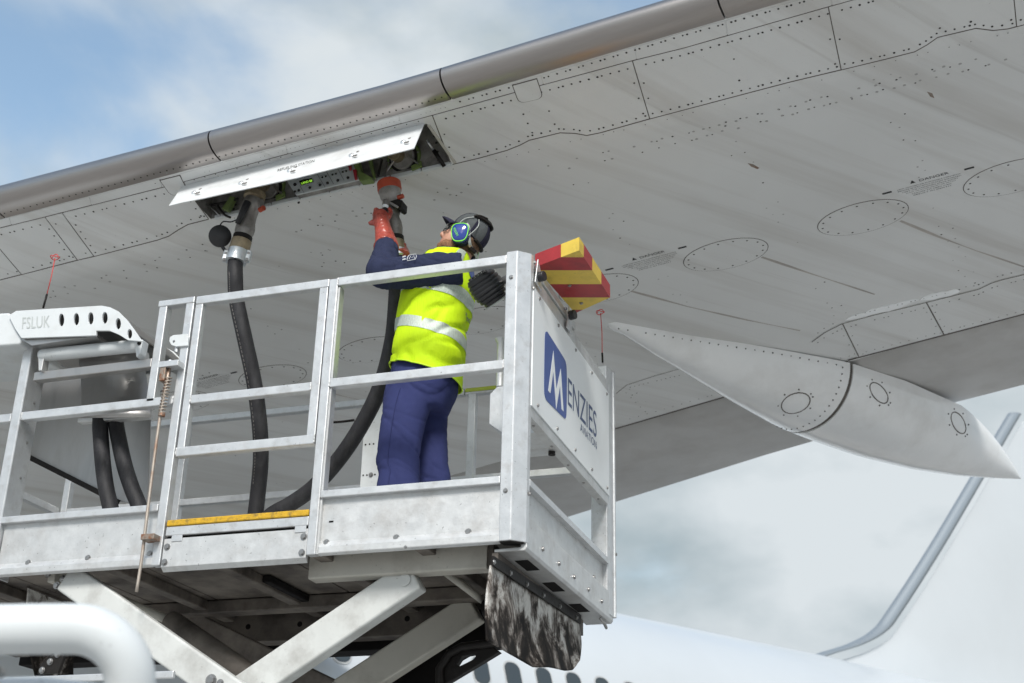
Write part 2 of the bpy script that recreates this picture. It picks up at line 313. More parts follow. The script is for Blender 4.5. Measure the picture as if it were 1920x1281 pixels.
def merge(*vfs):
    V, Fc = [], []
    for v, f in vfs:
        k = len(V); V += list(v); Fc += [tuple(i + k for i in q) for q in f]
    return V, Fc
def loft(rings, cap=True, closed=True):
    n = len(rings[0]); V = [p for r in rings for p in r]; Fc = []
    for i in range(len(rings) - 1):
        for j in range(n if closed else n - 1):
            k = (j + 1) % n; Fc.append((i * n + j, i * n + k, (i + 1) * n + k, (i + 1) * n + j))
    if cap and closed: Fc += [tuple(range(n))[::-1], tuple(range((len(rings) - 1) * n, len(rings) * n))]
    return V, Fc
def frames(pts):
    pts = [Vector(p) for p in pts]; T = []
    for i in range(len(pts)):
        a = pts[max(0, i - 1)]; b = pts[min(len(pts) - 1, i + 1)]; T.append((b - a).normalized())
    u = T[0].orthogonal().normalized(); out = []
    for i, t in enumerate(T):
        if i: u = T[i - 1].rotation_difference(t) @ u
        u = (u - t * u.dot(t)).normalized(); out.append((pts[i], u, t.cross(u)))
    return out
def tube(pts, r, n=14, cap=True):
    rs = r if isinstance(r, (list, tuple)) else [r] * len(pts)
    return loft([[p + (u * math.cos(2 * PI * k / n) + v * math.sin(2 * PI * k / n)) * q for k in range(n)] for (p, u, v), q in zip(frames(pts), rs)], cap)
def cyl(p, ax, r, h, n=20, r2=None):
    ax = Vector(ax).normalized(); p = Vector(p); return tube([p, p + ax * h], [r, r if r2 is None else r2], n)
def turned(p, ax, prof, n=28):
    """profile [(distance along axis, radius)]"""
    ax = Vector(ax).normalized(); p = Vector(p); u = ax.orthogonal().normalized(); v = ax.cross(u)
    return loft([[p + ax * d + (u * math.cos(2 * PI * k / n) + v * math.sin(2 * PI * k / n)) * max(r, 1e-4) for k in range(n)] for d, r in prof])
def ellipsoid(c, A, B, Cv, nu=20, nv=14):
    c, A, B, Cv = Vector(c), Vector(A), Vector(B), Vector(Cv)
    rings = []
    for i in range(nv + 1):
        th = -PI / 2 + PI * i / nv; th = max(-PI / 2 + 0.02, min(PI / 2 - 0.02, th))
        rings.append([c + (A * math.cos(2 * PI * k / nu) + B * math.sin(2 * PI * k / nu)) * math.cos(th) + Cv * math.sin(th) for k in range(nu)])
    return loft(rings)
def smooth_path(P, k=6):
    P = [Vector(p) for p in P]; out = []
    for i in range(len(P) - 1):
        p0, p1, p2, p3 = P[max(0, i - 1)], P[i], P[i + 1], P[min(len(P) - 1, i + 2)]
        for j in range(k):
            t = j / k
            out.append(0.5 * ((2 * p1) + (p2 - p0) * t + (2 * p0 - 5 * p1 + 4 * p2 - p3) * t * t + (3 * p1 - p0 - 3 * p2 + p3) * t ** 3))
    return out + [P[-1]]
def text_mesh(body):
    c = bpy.data.curves.new('t', 'FONT'); c.body = body; c.size = 1; c.resolution_u = 3
    o = bpy.data.objects.new('t', c); col.objects.link(o)
    me = bpy.data.meshes.new_from_object(o.evaluated_get(bpy.context.evaluated_depsgraph_get()))
    V = [v.co.copy() for v in me.vertices]; Fc = [tuple(p.vertices) for p in me.polygons]
    bpy.data.objects.remove(o); bpy.data.curves.remove(c); bpy.data.meshes.remove(me)
    x0 = min(v.x for v in V); x1 = max(v.x for v in V); y0 = min(v.y for v in V); y1 = max(v.y for v in V)
    return [((v.x - x0) / (x1 - x0), (v.y - y0) / (y1 - y0)) for v in V], Fc
def text_on(body, org, xv, yv):
    """text filling the box org + xv*[0..1] + yv*[0..1]"""
    P, Fc = text_mesh(body); org, xv, yv = Vector(org), Vector(xv), Vector(yv)
    return [org + xv * a + yv * b for a, b in P], Fc
BOLT = {}
def bolt(parent, p, nrm, r=0.011, name='bolt', key='hex'):
    nrm = Vector(nrm).normalized(); u = nrm.orthogonal().normalized(); v = nrm.cross(u)
    fm_ = Matrix((u, v, nrm)).transposed().to_4x4(); fm_.translation = Vector(p)
    if (key, r) not in BOLT:
        n = 6 if key == 'hex' else 12
        vf = merge(turned((0, 0, 0), (0, 0, 1), [(0, r * 1.35), (r * 0.15, r * 1.35)], 14), turned((0, 0, r * 0.15), (0, 0, 1), [(0, r), (r * 0.6, r), (r * 0.75, r * 0.8)], n))
        o = mk(name, vf, M['steel'], parent, frame=fm_, local=True); BOLT[(key, r)] = o; return o
    return inst(BOLT[(key, r)], name, parent, fm_)
def remeshed(vf, voxel, smooth_n=4, factor=0.5, wrinkle=None):
    me = bpy.data.meshes.new('tmp'); me.from_pydata([tuple(v) for v in vf[0]], [], [tuple(f) for f in vf[1]])
    bm = bmesh.new(); bm.from_mesh(me); bmesh.ops.recalc_face_normals(bm, faces=bm.faces); bm.to_mesh(me); bm.free()
    o = bpy.data.objects.new('tmp', me); col.objects.link(o)
    r = o.modifiers.new('r', 'REMESH'); r.mode = 'VOXEL'; r.voxel_size = voxel
    if smooth_n: s = o.modifiers.new('s', 'SMOOTH'); s.factor = factor; s.iterations = smooth_n
    m2 = bpy.data.meshes.new_from_object(o.evaluated_get(bpy.context.evaluated_depsgraph_get()))
    V = [v.co.copy() for v in m2.vertices]
    if wrinkle:
        NV = [v.normal.copy() for v in m2.vertices]; V = [v + n * wrinkle(v) for v, n in zip(V, NV)]
    Fc = [tuple(p.vertices) for p in m2.polygons]
    bpy.data.objects.remove(o); bpy.data.meshes.remove(me); bpy.data.meshes.remove(m2)
    return V, Fc

# ------------------------------------------------------------------ ground
gr = mk('ground', ([(-6000, -6000, -ZG), (6000, -6000, -ZG), (6000, 6000, -ZG), (-6000, 6000, -ZG)], [(0, 1, 2, 3)]), M['apron'], kind='structure')

# ------------------------------------------------------------------ airliner
WS_ = Vector((0.98544646, -0.15478448, 0.07026407)); WC = Vector((0.15693349, 0.98726324, -0.02613755)); WN = Vector((-0.06532345, 0.03678394, 0.99718593))
WP = Vector((-1.065, 0.6, 2.363))
WF = Matrix((WS_, WC, WN)).transposed().to_4x4(); WF.translation = WP
WI = WF.inverted(); OC = WI @ CAM
TA = math.tan(math.radians(13))
def cp(s): return 0.10 + 0.09 * s
def hS(s, c):
    d = cp(s) - c
    if d <= -0.05: return 0.0
    if d >= 0.05: return TA * d
    return TA * (d + 0.05) ** 2 / 0.2
def Apx(u, v):
    d = WI.to_3x3() @ ray(u, v); return OC + d * (-OC.z / d.z)
def Bpx(u, v):
    d = WI.to_3x3() @ ray(u, v); g = Vector((-TA * 0.09, TA, 1.0)); return OC + d * ((TA * 0.1 - g.dot(OC)) / g.dot(d))
def onA(u, v, off=0.0): p = Apx(u, v); return Vector((p.x, p.y, -off))
BN = Vector((-TA * 0.09, TA, 1.0)).normalized()
def onB(u, v, off=0.0): return Bpx(u, v) - BN * off
def interp(pts, x):
    if x <= pts[0][0]: (a, b), (c, d) = pts[0], pts[1]
    elif x >= pts[-1][0]: (a, b), (c, d) = pts[-2], pts[-1]
    else:
        for (a, b), (c, d) in zip(pts[:-1], pts[1:]):
            if a <= x <= c: break
    return b + (d - b) * (x - a) / (c - a)
LEP = [(q.x, q.y) for q in (Bpx(*p) for p in ((0, 411), (337, 325), (412, 303), (780, 206), (1004, 143), (1280, 58.6)))]
LEP = [LEP[0], LEP[3], LEP[5]]
def cl(s): return interp(LEP, s)
def ch(s): return 3.94 - 0.125 * s
def cte(s): return 5.50 - 0.245 * s if s < 1.2 else 5.206 - 0.12 * (s - 1.2)
def bn(s): return 0.089 - 0.004 * max(min(s, 0), -6)
SB0, SB1 = -1.172, 0.418
def chin(s): return max(-0.327 + 0.105 * s, cl(s) + 0.03)
def caft(s): return min(-0.0176 + 0.126 * s, cp(s) - 0.07)

plane = thing('airliner', 'white airliner whose wing with the open refuelling panel fills the picture', 'aircraft', (-6.0, 8.0, -ZG))

def wing_skin():
    S = sorted(set([-11 + 0.5 * i for i in range(41)] + [SB0, SB1, -0.4]))
    S = [s for s in S if not (SB0 < s < SB1 and s not in (-0.5, 0.0))] 
    V, Fc, mi = [], [], []; n = 0
    for s in S:
        c0 = cl(s); h0 = hS(s, c0); t = 2 * bn(s)
        pr = [(ch(s), 0.0), (2.6, 0.0), (1.2, 0.0), (cp(s) + 0.05, 0.0), (cp(s), hS(s, cp(s))), (cp(s) - 0.05, hS(s, cp(s) - 0.05)), (caft(s), hS(s, caft(s))),
              (chin(s), hS(s, chin(s))), (c0, h0), (c0, h0 + t), (c0 + 0.25, h0 + t + 0.07), (0.6 + 0.09 * s, 0.50), (1.7, 0.56), (3.0, 0.46), (ch(s), 0.30)]
        n = len(pr); V += [(s, c, h) for c, h in pr]
    for i in range(len(S) - 1):
        mid = (S[i] + S[i + 1]) / 2
        for j in range(n):
            k = (j + 1) % n
            if j == 6 and SB0 < mid < SB1: continue
            Fc.append((i * n + j, i * n + k, (i + 1) * n + k, (i + 1) * n + j))
    Fc += [tuple(range(n)), tuple(range((len(S) - 1) * n, len(S) * n))[::-1]]
    return V, Fc
wing = mk('wing', wing_skin(), M['wing'], plane, smooth='auto', frame=WF, local=True, angle=25)

# flaps behind the hinge gap: two, with the gap hidden by the fairings
def flap_mesh(s0, s1):
    S = [s0 + (s1 - s0) * i / 12 for i in range(13)]; R = []
    for s in S:
        a, b = ch(s) + 0.035, cte(s); r = []
        for c, h in ((a, 0.03), (a + 0.05, -0.006), (a + 0.25, -0.012), ((a + b) / 2, 0.006), (b - 0.3, 0.035), (b, 0.075), (b, 0.085), ((a + b) / 2, 0.2), (a + 0.2, 0.27), (a, 0.24)): r.append((s, c, h))
        R.append(r)
    return loft(R)
for s0, s1 in ((-11, 1.62), (1.66, 9)):
    mk('flap', flap_mesh(s0, s1), M['flapshaded'], plane, smooth='auto', frame=WF, local=True)
mk('flap_gap', ([(-11, ch(-11), 0.02), (9, ch(9), 0.02), (9, ch(9) + 0.05, 0.022), (-11, ch(-11) + 0.05, 0.022)], [(0, 1, 2, 3)]), M['gap'], plane, frame=WF, local=True)

# leading edge slats: bare metal noses, one part each
def slat_mesh(s0, s1):
    k = max(2, int((s1 - s0) / 0.3)); R = []
    for i in range(k + 1):
        s = s0 + (s1 - s0) * i / k; c0 = cl(s); h0 = hS(s, c0) - 0.004; b = bn(s) + 0.004; a = 1.4 * b
        r = [(s, c0 + 0.0, h0 + 0.03), (s, c0 - 0.002, h0)]
        for q in range(1, 15):
            ph = PI * q / 15; r.append((s, c0 - a * math.sin(ph), h0 + b - b * math.cos(ph)))
        r += [(s, c0, h0 + 2 * b), (s, c0 + 0.25, h0 + 2 * b + 0.08), (s, c0 + 0.25, h0 + 2 * b + 0.05)]
        R.append(r)
    return loft(R)
joints = [-7.0, Bpx(14, 411).x, Bpx(416, 302).x, Bpx(843, 180).x, Bpx(1363, 40).x, 4.6, 7.0]
for a, b in zip(joints[:-1], joints[1:]):
    mk('slat', slat_mesh(a + 0.005, b - 0.005), M['slat'], plane, smooth='auto', frame=WF, local=True, angle=30)

# forward lower panels, band strips and their sealant gaps
LOWP = [(-140, 559), (0, 525), (40, 515), (145, 488), (176, 481), (250, 462), (296, 450), (316, 443), (334, 431), (352, 421), (392, 411), (845, 309), (900, 296), (950, 282), (975, 272), (992, 263), (1050, 249), (1078, 250),
        (1100, 254), (1125, 249), (1218, 223), (1400, 175), (1480, 154), (1577, 131), (1660, 111), (1715, 97), (1738, 84), (1758, 70), (1800, 60), (1830, 53), (1862, 57), (1890, 54), (1960, 36), (2060, 10)]
BANDP = [(-140, 462), (0, 427), (82, 407), (305, 351), (806, 217), (1012, 160), (1191, 112), (1280, 90), (1550, 13), (1700, -29), (2060, -132)]
LEPX = [(-140, 446), (0, 411), (337, 325), (780, 207), (1004, 144), (1280, 60), (1363, 37), (1700, -58), (2060, -160)]
def on_line(P, u): return interp(P, u)
def seg(P, a, b): return [(a, on_line(P, a))] + [p for p in P if a < p[0] < b] + [(b, on_line(P, b))]
def densify(P, step=60):
    out = []
    for (a, b), (c, d) in zip(P[:-1], P[1:]):
        k = max(1, int(abs(c - a) / step)); out += [(a + (c - a) * i / k, b + (d - b) * i / k) for i in range(k)]
    return out + [P[-1]]
def plate(name, poly, off=0.0035, under=0.006, mt=None, f=onB, bevel=0.0009, parent=None, smooth=False):
    P = [f(u, v, off) for u, v in poly]; nv = BN if f is onB else Vector((0, 0, 1))
    return mk(name, prism(P, nv * (off + under)), mt or M['wing'], parent or plane, frame=WF, local=True, bevel=bevel, seg=1, smooth=smooth)
def ribbon(P, wd, off, f=onB, z=0.0):
    Q = [f(u, v, off) for u, v in P]; V, Fc = [], []
    for i, q in enumerate(Q):
        t = (Q[min(i + 1, len(Q) - 1)] - Q[max(i - 1, 0)]).normalized(); nrm = t.cross(BN if f is onB else Vector((0, 0, 1))).normalized() * wd / 2
        V += [q - nrm, q + nrm]
    Fc = [(2 * i, 2 * i + 1, 2 * i + 3, 2 * i + 2) for i in range(len(Q) - 1)]
    return V, Fc
splits = [(-140, -100), (-27, 40), (85, 145), (117, 176), (341, 391)]
splitsR = [(811, 846), (1186, 1218), (1553, 1577), (1893, 1906), (2050, 2055)]
for sp in (splits, splitsR):
    for (a, b), (c, d) in zip(sp[:-1], sp[1:]):
        top = [(u + (1.0 if u == a else -1.0 if u == c else 0), v + 1.4) for u, v in seg(BANDP, a, c)]
        bot = [(u + (1.0 if u == b else -1.0 if u == d else 0), v - 1.2) for u, v in seg(LOWP, b, d)]
        plate('skin_panel', top + bot[::-1])
gaps = [ribbon(densify(seg(LOWP, -140, 391)), 0.008, 0.0006), ribbon(densify(seg(LOWP, 846, 2055)), 0.008, 0.0006), ribbon(densify(seg(BANDP, -140, 2050)), 0.008, 0.0006)]
for sp in (splits[1:], splitsR[:-1]):
    for a, b in sp: gaps.append(ribbon([(a, on_line(BANDP, a)), (b, on_line(LOWP, b))], 0.009, 0.0007))
# band strips between slat and panels, cut where the photograph shows joints
bs = [-140, 18, 168, 300, 338, 536, 748, 962, 1015, 1190, 1360, 1556, 1800, 2050]
for a, b in zip(bs[:-1], bs[1:]):
    top = [(u + (0.8 if u == a else -0.8 if u == b else 0), v + 1.0) for u, v in seg(LEPX, a, b)]
    d = 6 if b <= 340 else 0
    bot = [(u + d * 0 + (0.8 if u == a else -0.8 if u == b else 0) + 4, v - 1.6) for u, v in seg(BANDP, a, b)]
    plate('seal_strip', top + bot[::-1], off=0.003)
mk('sealant_line', merge(*gaps), M['gap'], plane, frame=WF, local=True, kind='stuff')
def rounded_tab(c4, k=5, r=0.3):
    out = []; n = len(c4)
    for i in range(n):
        p, q, s = c4[i - 1], c4[i], c4[(i + 1) % n]
        if i in (0, 1): out.append(q); continue
        for j in range(k + 1):
            t = j / k; a = (q[0] + (p[0] - q[0]) * r, q[1] + (p[1] - q[1]) * r); b = (q[0] + (s[0] - q[0]) * r, q[1] + (s[1] - q[1]) * r)
            out.append(((1 - t) ** 2 * a[0] + 2 * t * (1 - t) * q[0] + t * t * b[0], (1 - t) ** 2 * a[1] + 2 * t * (1 - t) * q[1] + t * t * b[1]))
    return out
for c4 in ([(962, 160), (1006, 148), (1018, 183), (974, 193)], [(301, 338), (337, 329), (352, 358), (322, 367)]):
    pl = rounded_tab(c4); plate('track_cover', pl, off=0.006)
    cx = sum(p[0] for p in pl) / len(pl); cy = sum(p[1] for p in pl) / len(pl)
    big = [(cx + (u - cx) * 1.07, cy + (v - cy) * 1.07) for u, v in pl]; plate('track_cover_seal', big, off=0.0042, mt=M['gap'], bevel=0)

# rivets and fasteners: hundreds, each a few millimetres: real domes joined as stuff
dark, pale = [], []
def dot(p, nrm, r, bag):
    u = nrm.orthogonal().normalized(); v = nrm.cross(u); n = 7
    V = [p + (u * math.cos(2 * PI * k / n) + v * math.sin(2 * PI * k / n)) * r for k in range(n)] + [p - nrm * r * 0.25]
    bag.append((V, [(k, (k + 1) % n, n) for k in range(n)]))
def rowB(P, step, r=0.0062, off=0.0045, bag=dark, f=onB, keep=1.0, jit=0.0):
    nrm = BN if f is onB else Vector((0, 0, 1)); acc = 0.0; P = densify(P, 8)
    for (a, b), (c, d) in zip(P[:-1], P[1:]):
        L_ = math.hypot(c - a, d - b); acc += L_
        if acc >= step:
            acc -= step
            if random.random() < keep: dot(f(c + random.uniform(-jit, jit), d + random.uniform(-jit, jit), off), nrm, r * random.uniform(0.85, 1.1), bag)
for sp in (splits, splitsR):
    for (a, b), (c, d) in zip(sp[:-1], sp[1:]):
        if c - a < 40: 
            rowB([(a + 12, on_line(BANDP, a) + 14), (a + 20, on_line(BANDP, a) + 13)], 5); rowB([(b + 4, on_line(LOWP, b) - 12), (b + 16, on_line(LOWP, b) - 14)], 6); continue
        rowB([(u + 3, v + 12) for u, v in seg(BANDP, a + 6, c - 4)], 15.2)
        rowB([(u - 2, v - 8) for u, v in seg(LOWP, b + 8, d - 6)], 15.2)
        for (x0, x1), sgn in (((a, b), 1), ((c, d), -1)):
            y0, y1 = on_line(BANDP, x0), on_line(LOWP, x1)
            if x0 < -20 or x0 > 1900: continue
            rowB([(x0 + sgn * 9 + (x1 - x0) * 0.12, y0 + (y1 - y0) * 0.12), (x0 + sgn * 9 + (x1 - x0) * 0.9, y0 + (y1 - y0) * 0.9)], 12.5)
for x0, y0, x1, y1 in ((973, 196, 998, 248), (1019, 183, 1040, 232), (1366, 70, 1386, 150), (1755, 0, 1762, 52), (1811, 0, 1820, 40)): rowB([(x0, y0), (x1, y1)], 11.5)
# slat rivets just above the slat's lower edge
def slat_dot(u, bag=dark):
    q = Bpx(u, on_line(LEPX, u)); s = q.x; c0 = cl(s); h0 = hS(s, c0) - 0.004; b = bn(s) + 0.004; a = 1.4 * b; ph = 0.30
    p = Vector((s, c0 - a * math.sin(ph), h0 + b - b * math.cos(ph))); nrm = Vector((0, math.sin(ph) * 0.75, math.cos(ph))).normalized(); dot(p - nrm * 0.0006, nrm, 0.0052, bag)
u = 6
while u < 838: slat_dot(u); u += 12.2
rowB([(u, v + 6) for u, v in seg(LEPX, 846, 1930)], 13.5, r=0.0058)
rowB([(u, v + 9) for u, v in seg(LEPX, 360, 835)], 9, r=0.0022, keep=0.6, jit=1)
# fasteners on the main skin: broken double row behind the panels, rows along hidden ribs
lowsub = [p for p in LOWP if p[0] < 296 or p[0] > 392]
def low(u): return interp([(-140, 559), (176, 481), (392, 411), (845, 309), (1218, 223), (1577, 131), (2060, 10)], u)
for dv, ph in ((44, 0), (57, 6)):
    for a, b, kp in ((60, 400, 0.55), (520, 720, 0.6), (780, 900, 0.5), (1000, 1160, 0.35), (1160, 1920, 0.72)):
        for bag, q in ((dark, 0.45), (pale, 0.55)):
            rowB([(u + ph, low(u) + dv) for u in range(a, b, 20)], 15 / q, r=0.0062 if bag is dark else 0.0085, off=0.0004, bag=bag, f=onA, keep=kp, jit=2.2)
rowB([(u, low(u) + 9) for u in range(390, 1920, 20)], 21, r=0.0036, off=0.0004, f=onA, keep=0.6, jit=1)
for s in (-3.35, -2.5, -1.65, -0.8, 0.1, 0.98, 1.88, 2.77):
    for k in range(26):
        c = 0.45 + k * 0.125
        if random.random() < 0.55:
            bag = dark if random.random() < 0.4 else pale
            for dx in (-0.03, 0.035):
                if random.random() < 0.7: dot(Vector((s + dx + random.uniform(-0.02, 0.02), c + random.uniform(-0.04, 0.04), -0.0004)), Vector((0, 0, 1)), random.uniform(0.004, 0.007), bag)
for a, b, n_ in ((410, 455, 9), (560, 640, 6), (290, 330, 5)):
    for k in range(n_): dot(onA(a + random.uniform(0, 260), b + random.uniform(-30, 60), 0.0004), Vector((0, 0, 1)), random.uniform(0.004, 0.007), random.choice((dark, pale)))

# oval tank access covers with their gasket rings, screws, placards and dashes
OV = [-3.88, -3.0, -2.12, -1.23, -0.34, 0.55, 1.445, 2.335, 3.225]
def oval(s, c, a, b, k=40, rot=0.02):
    return [Vector((s + a * math.cos(t) * math.cos(rot) - b * math.sin(t) * math.sin(rot), c + a * math.cos(t) * math.sin(rot) + b * math.sin(t) * math.cos(rot), 0)) for t in (2 * PI * i / k for i in range(k))]
DZ = Vector((0, 0, 0.001)); 
for s in OV:
    cov_ = mk('access_cover', prism([p - DZ * 3.2 for p in oval(s, 1.755, 0.276, 0.176)], (0, 0, 0.008)), M['wing'], plane, frame=WF, local=True, bevel=0.001, seg=1)
    mk('gasket', prism([p - DZ * 0.9 for p in oval(s, 1.755, 0.281, 0.181)], (0, 0, 0.004)), M['gap'], cov_, frame=WF, local=True)
    for p in oval(s, 1.755, 0.250, 0.150, 16): dot(p - DZ * 3.6, Vector((0, 0, 1)), 0.0072, dark)
lines = ['LOW OXYGEN OR FLAMMABLE CONTENTS', 'BEFORE ENTRY INTO SYSTEM INSTALLED', 'OBEY THE CONFINED SPACE ENTRY', 'RULES TO AVOID INJURY OR DEATH', 'FAILURE TO OBEY CAN', 'RESULT IN DEATH']
def placard(s, c):
    vf = [text_on('DANGER', (s - 0.03, c - 0.075, -0.0012), (0.15, 0, 0), (0, 0.0, 0), )] if False else []
    # reading direction runs outboard; the tops of the letters point forward
    def t(b_, x, y, w_, h_): return text_on(b_, (s + x, c + y, -0.0014), (w_, 0.018 * w_, 0), (0, -h_, 0))
    vf.append(t('DANGER', -0.045, -0.075, 0.17, 0.026))
    vf.append(([Vector((s - 0.10, c - 0.078, -0.0014)), Vector((s - 0.068, c - 0.078, -0.0014)), Vector((s - 0.084, c - 0.112, -0.0014))], [(0, 1, 2)]))
    for i, (b_, w_) in enumerate(zip(lines, (0.37, 0.37, 0.33, 0.29, 0.23, 0.22))): vf.append(t(b_, -w_ / 2, -0.044 + 0.021 * i, w_, 0.009))
    mk('danger_placard', merge(*vf), M['print'], plane, frame=WF, local=True)
for s in (-2.56, 0.1, 0.995, 2.78): placard(s, 1.60)
for s in (-2.98, -2.32, -1.44, -0.7, 0.24, 0.72, 1.235, 2.535, 3.02):
    c = 1.55 if s in (0.72, 2.535, -0.7, -2.32) else 1.53
    mk('placard_dash', prism([(s - 0.028, c - 0.009, -0.0013), (s + 0.028, c - 0.008, -0.0013), (s + 0.028, c + 0.009, -0.0013), (s - 0.028, c + 0.008, -0.0013)], (0, 0, 0.001)), M['print'], plane, frame=WF, local=True)

# aft panel row in front of the flap hinge, seen right of the fairing, and the white streaks on it
AFT = [(1522, 641), (1545, 624), (1578, 607), (1640, 590), (1700, 576), (1780, 556), (1835, 542), (1860, 530), (1880, 524), (1960, 505)]
HNG = [(1560, 684), (1600, 674), (1760, 632), (1960, 580)]
for a, b in ((1580, 1736), (1738, 1960)):
    top = seg(AFT, a, b); bot = seg(HNG, a + 28 if a < 1600 else a + 34, min(b + 32, 1960))
    plate('aft_panel', top + bot[::-1], f=onA, off=0.003)
g2 = [ribbon(densify(AFT, 20), 0.007, 0.0035, onA), ribbon([(1580, 607), (1610, 668)], 0.008, 0.0034, onA), ribbon([(1737, 567), (1771, 629)], 0.008, 0.0034, onA),
      ribbon([(1150, 805), (1590, 677)], 0.022, 0.001, onA), ribbon([(1590, 675), (1960, 578)], 0.022, 0.0036, onA), ribbon([(1155, 738), (1175, 722), (1230, 704), (1280, 690)], 0.006, 0.0012, onA)]
mk('sealant_line', merge(*g2), M['gap'], plane, frame=WF, local=True, kind='stuff')
for off_ in (-9, 9): rowB([(u, v + off_) for u, v in AFT], 13, r=0.006, off=0.004, f=onA, keep=0.8)
for a, b in (((1580, 607), (1610, 668)), ((1737, 567), (1771, 629))):
    for dx in (-8, 8): rowB([(a[0] + dx, a[1] + 5), (b[0] + dx, b[1] - 5)], 8, r=0.005, off=0.004, f=onA)
rowB([(u, v - 9) for u, v in HNG], 16, r=0.005, off=0.004, f=onA); rowB([(1165, 790), (1560, 676)], 16, r=0.005, off=0.001, f=onA)
rowB([(1165, 730), (1290, 700)], 10, r=0.005, off=0.001, f=onA); rowB([(1165, 728), (1210, 772)], 8, r=0.005, off=0.001, f=onA)
def blob(pts, off):
    return prism([onA(u, v, off) for u, v in pts], (0, 0, off + 0.001))
def ragged(u0, v0, u1, v1, w_, k=22):
    up, dn = [], []
    for i in range(k + 1):
        t = i / k; e_ = math.sin(PI * t) ** 0.5; u, v = u0 + (u1 - u0) * t, v0 + (v1 - v0) * t
        up.append((u, v - w_ * e_ * (0.4 + 0.6 * noise.noise(Vector((u * 0.06, 1.3, 0))) + 0.3))); dn.append((u, v + w_ * e_ * (0.5 + 0.7 * noise.noise(Vector((u * 0.05, 7.3, 0))))))
    return up + dn[::-1][1:-1]
M['whitestreak'] = mat('gloss_white_streak', (0.88, 0.90, 0.91), 0.2, 0, 0.05, 8, coat=0.5)  # glossy white for the ragged streaks laid over the aft panels
plate('white_streak', ragged(1585, 600, 1722, 562, 9), f=onA, off=0.0042, mt=M['whitestreak'], bevel=0)
plate('white_streak', ragged(1725, 562, 1800, 545, 8), f=onA, off=0.0044, mt=M['whitestreak'], bevel=0)
# chipped, scorched spot and long fuel stains trailing from the covers
plate('paint_chip', [(1402, 306), (1412, 308), (1424, 315), (1420, 317), (1408, 312)], f=onA, off=0.001, mt=M['rust'], bevel=0)
plate('paint_chip', [(1738, 172), (1748, 175), (1752, 184), (1744, 181)], f=onA, off=0.001, mt=M['rust'], bevel=0)
M['stain'] = mat('fuel_stain', (0.40, 0.37, 0.34), 0.5, 0, 0.25, 5)
st = []
for P in ([(1688, 414), (1760, 444), (1830, 470), (1925, 502)], [(1428, 482), (1520, 513), (1640, 552)], [(1184, 546), (1290, 575), (1400, 600), (1500, 620)], [(560, 720), (640, 742), (720, 760)]):
    Q = [onA(u, v, 0.0008) for u, v in densify(P, 20)]; V = []
    for i, q in enumerate(Q):
        t = (Q[min(i + 1, len(Q) - 1)] - Q[max(i - 1, 0)]).normalized(); nn_ = t.cross(Vector((0, 0, 1))) * (0.009 + 0.004 * math.sin(i * 0.9)) * (1 - 0.5 * i / len(Q)); V += [q - nn_, q + nn_]
    mk('fuel_stain', (V, [(2 * i, 2 * i + 1, 2 * i + 3, 2 * i + 2) for i in range(len(Q) - 1)]), M['stain'], plane, frame=WF, local=True)

# ---- refuelling bay
A0, A1 = WF @ Vector((SB0, caft(SB0), hS(SB0, caft(SB0)))), WF @ Vector((SB1, caft(SB1), hS(SB1, caft(SB1))))
H0, H1 = WF @ Vector((SB0, chin(SB0), hS(SB0, chin(SB0)))), WF @ Vector((SB1, chin(SB1), hS(SB1, chin(SB1))))
UPV = WN * 0.30
bayV = [A0, A1, H1, H0, A0 + UPV, A1 + UPV, H1 + UPV * 0.55, H0 + UPV * 0.55]
mk('refuelling_bay', (bayV, [(0, 1, 5, 4), (1, 2, 6, 5), (2, 3, 7, 6), (3, 0, 4, 7), (4, 5, 6, 7)]), M['bay'], plane)
AD = (A1 - A0).normalized(); AN = AD.cross(WN).normalized()
if AN.dot(FW) > 0: AN = -AN                       # out of the aft wall, towards the camera
def bayp(u, v, off): return hit(u, v, AN, A0 + AN * off)
for k in range(8):
    a = A0.lerp(A1, 0.02 + k * 0.122); b = A0.lerp(A1, 0.02 + k * 0.122 + 0.117)
    mk('bay_seal', beam(a + AN * 0.004 - WN * 0.0, b + AN * 0.004, 0.02, 0.026, WN), M['white'], plane, bevel=0.005)
for p in (A1, ):
    mk('bay_edge', beam(A1 + AD * 0.006 + AN * 0.005, H1 + AD * 0.006 + WC * 0.01, 0.016, 0.02, WN), M['cream'], plane, bevel=0.003)
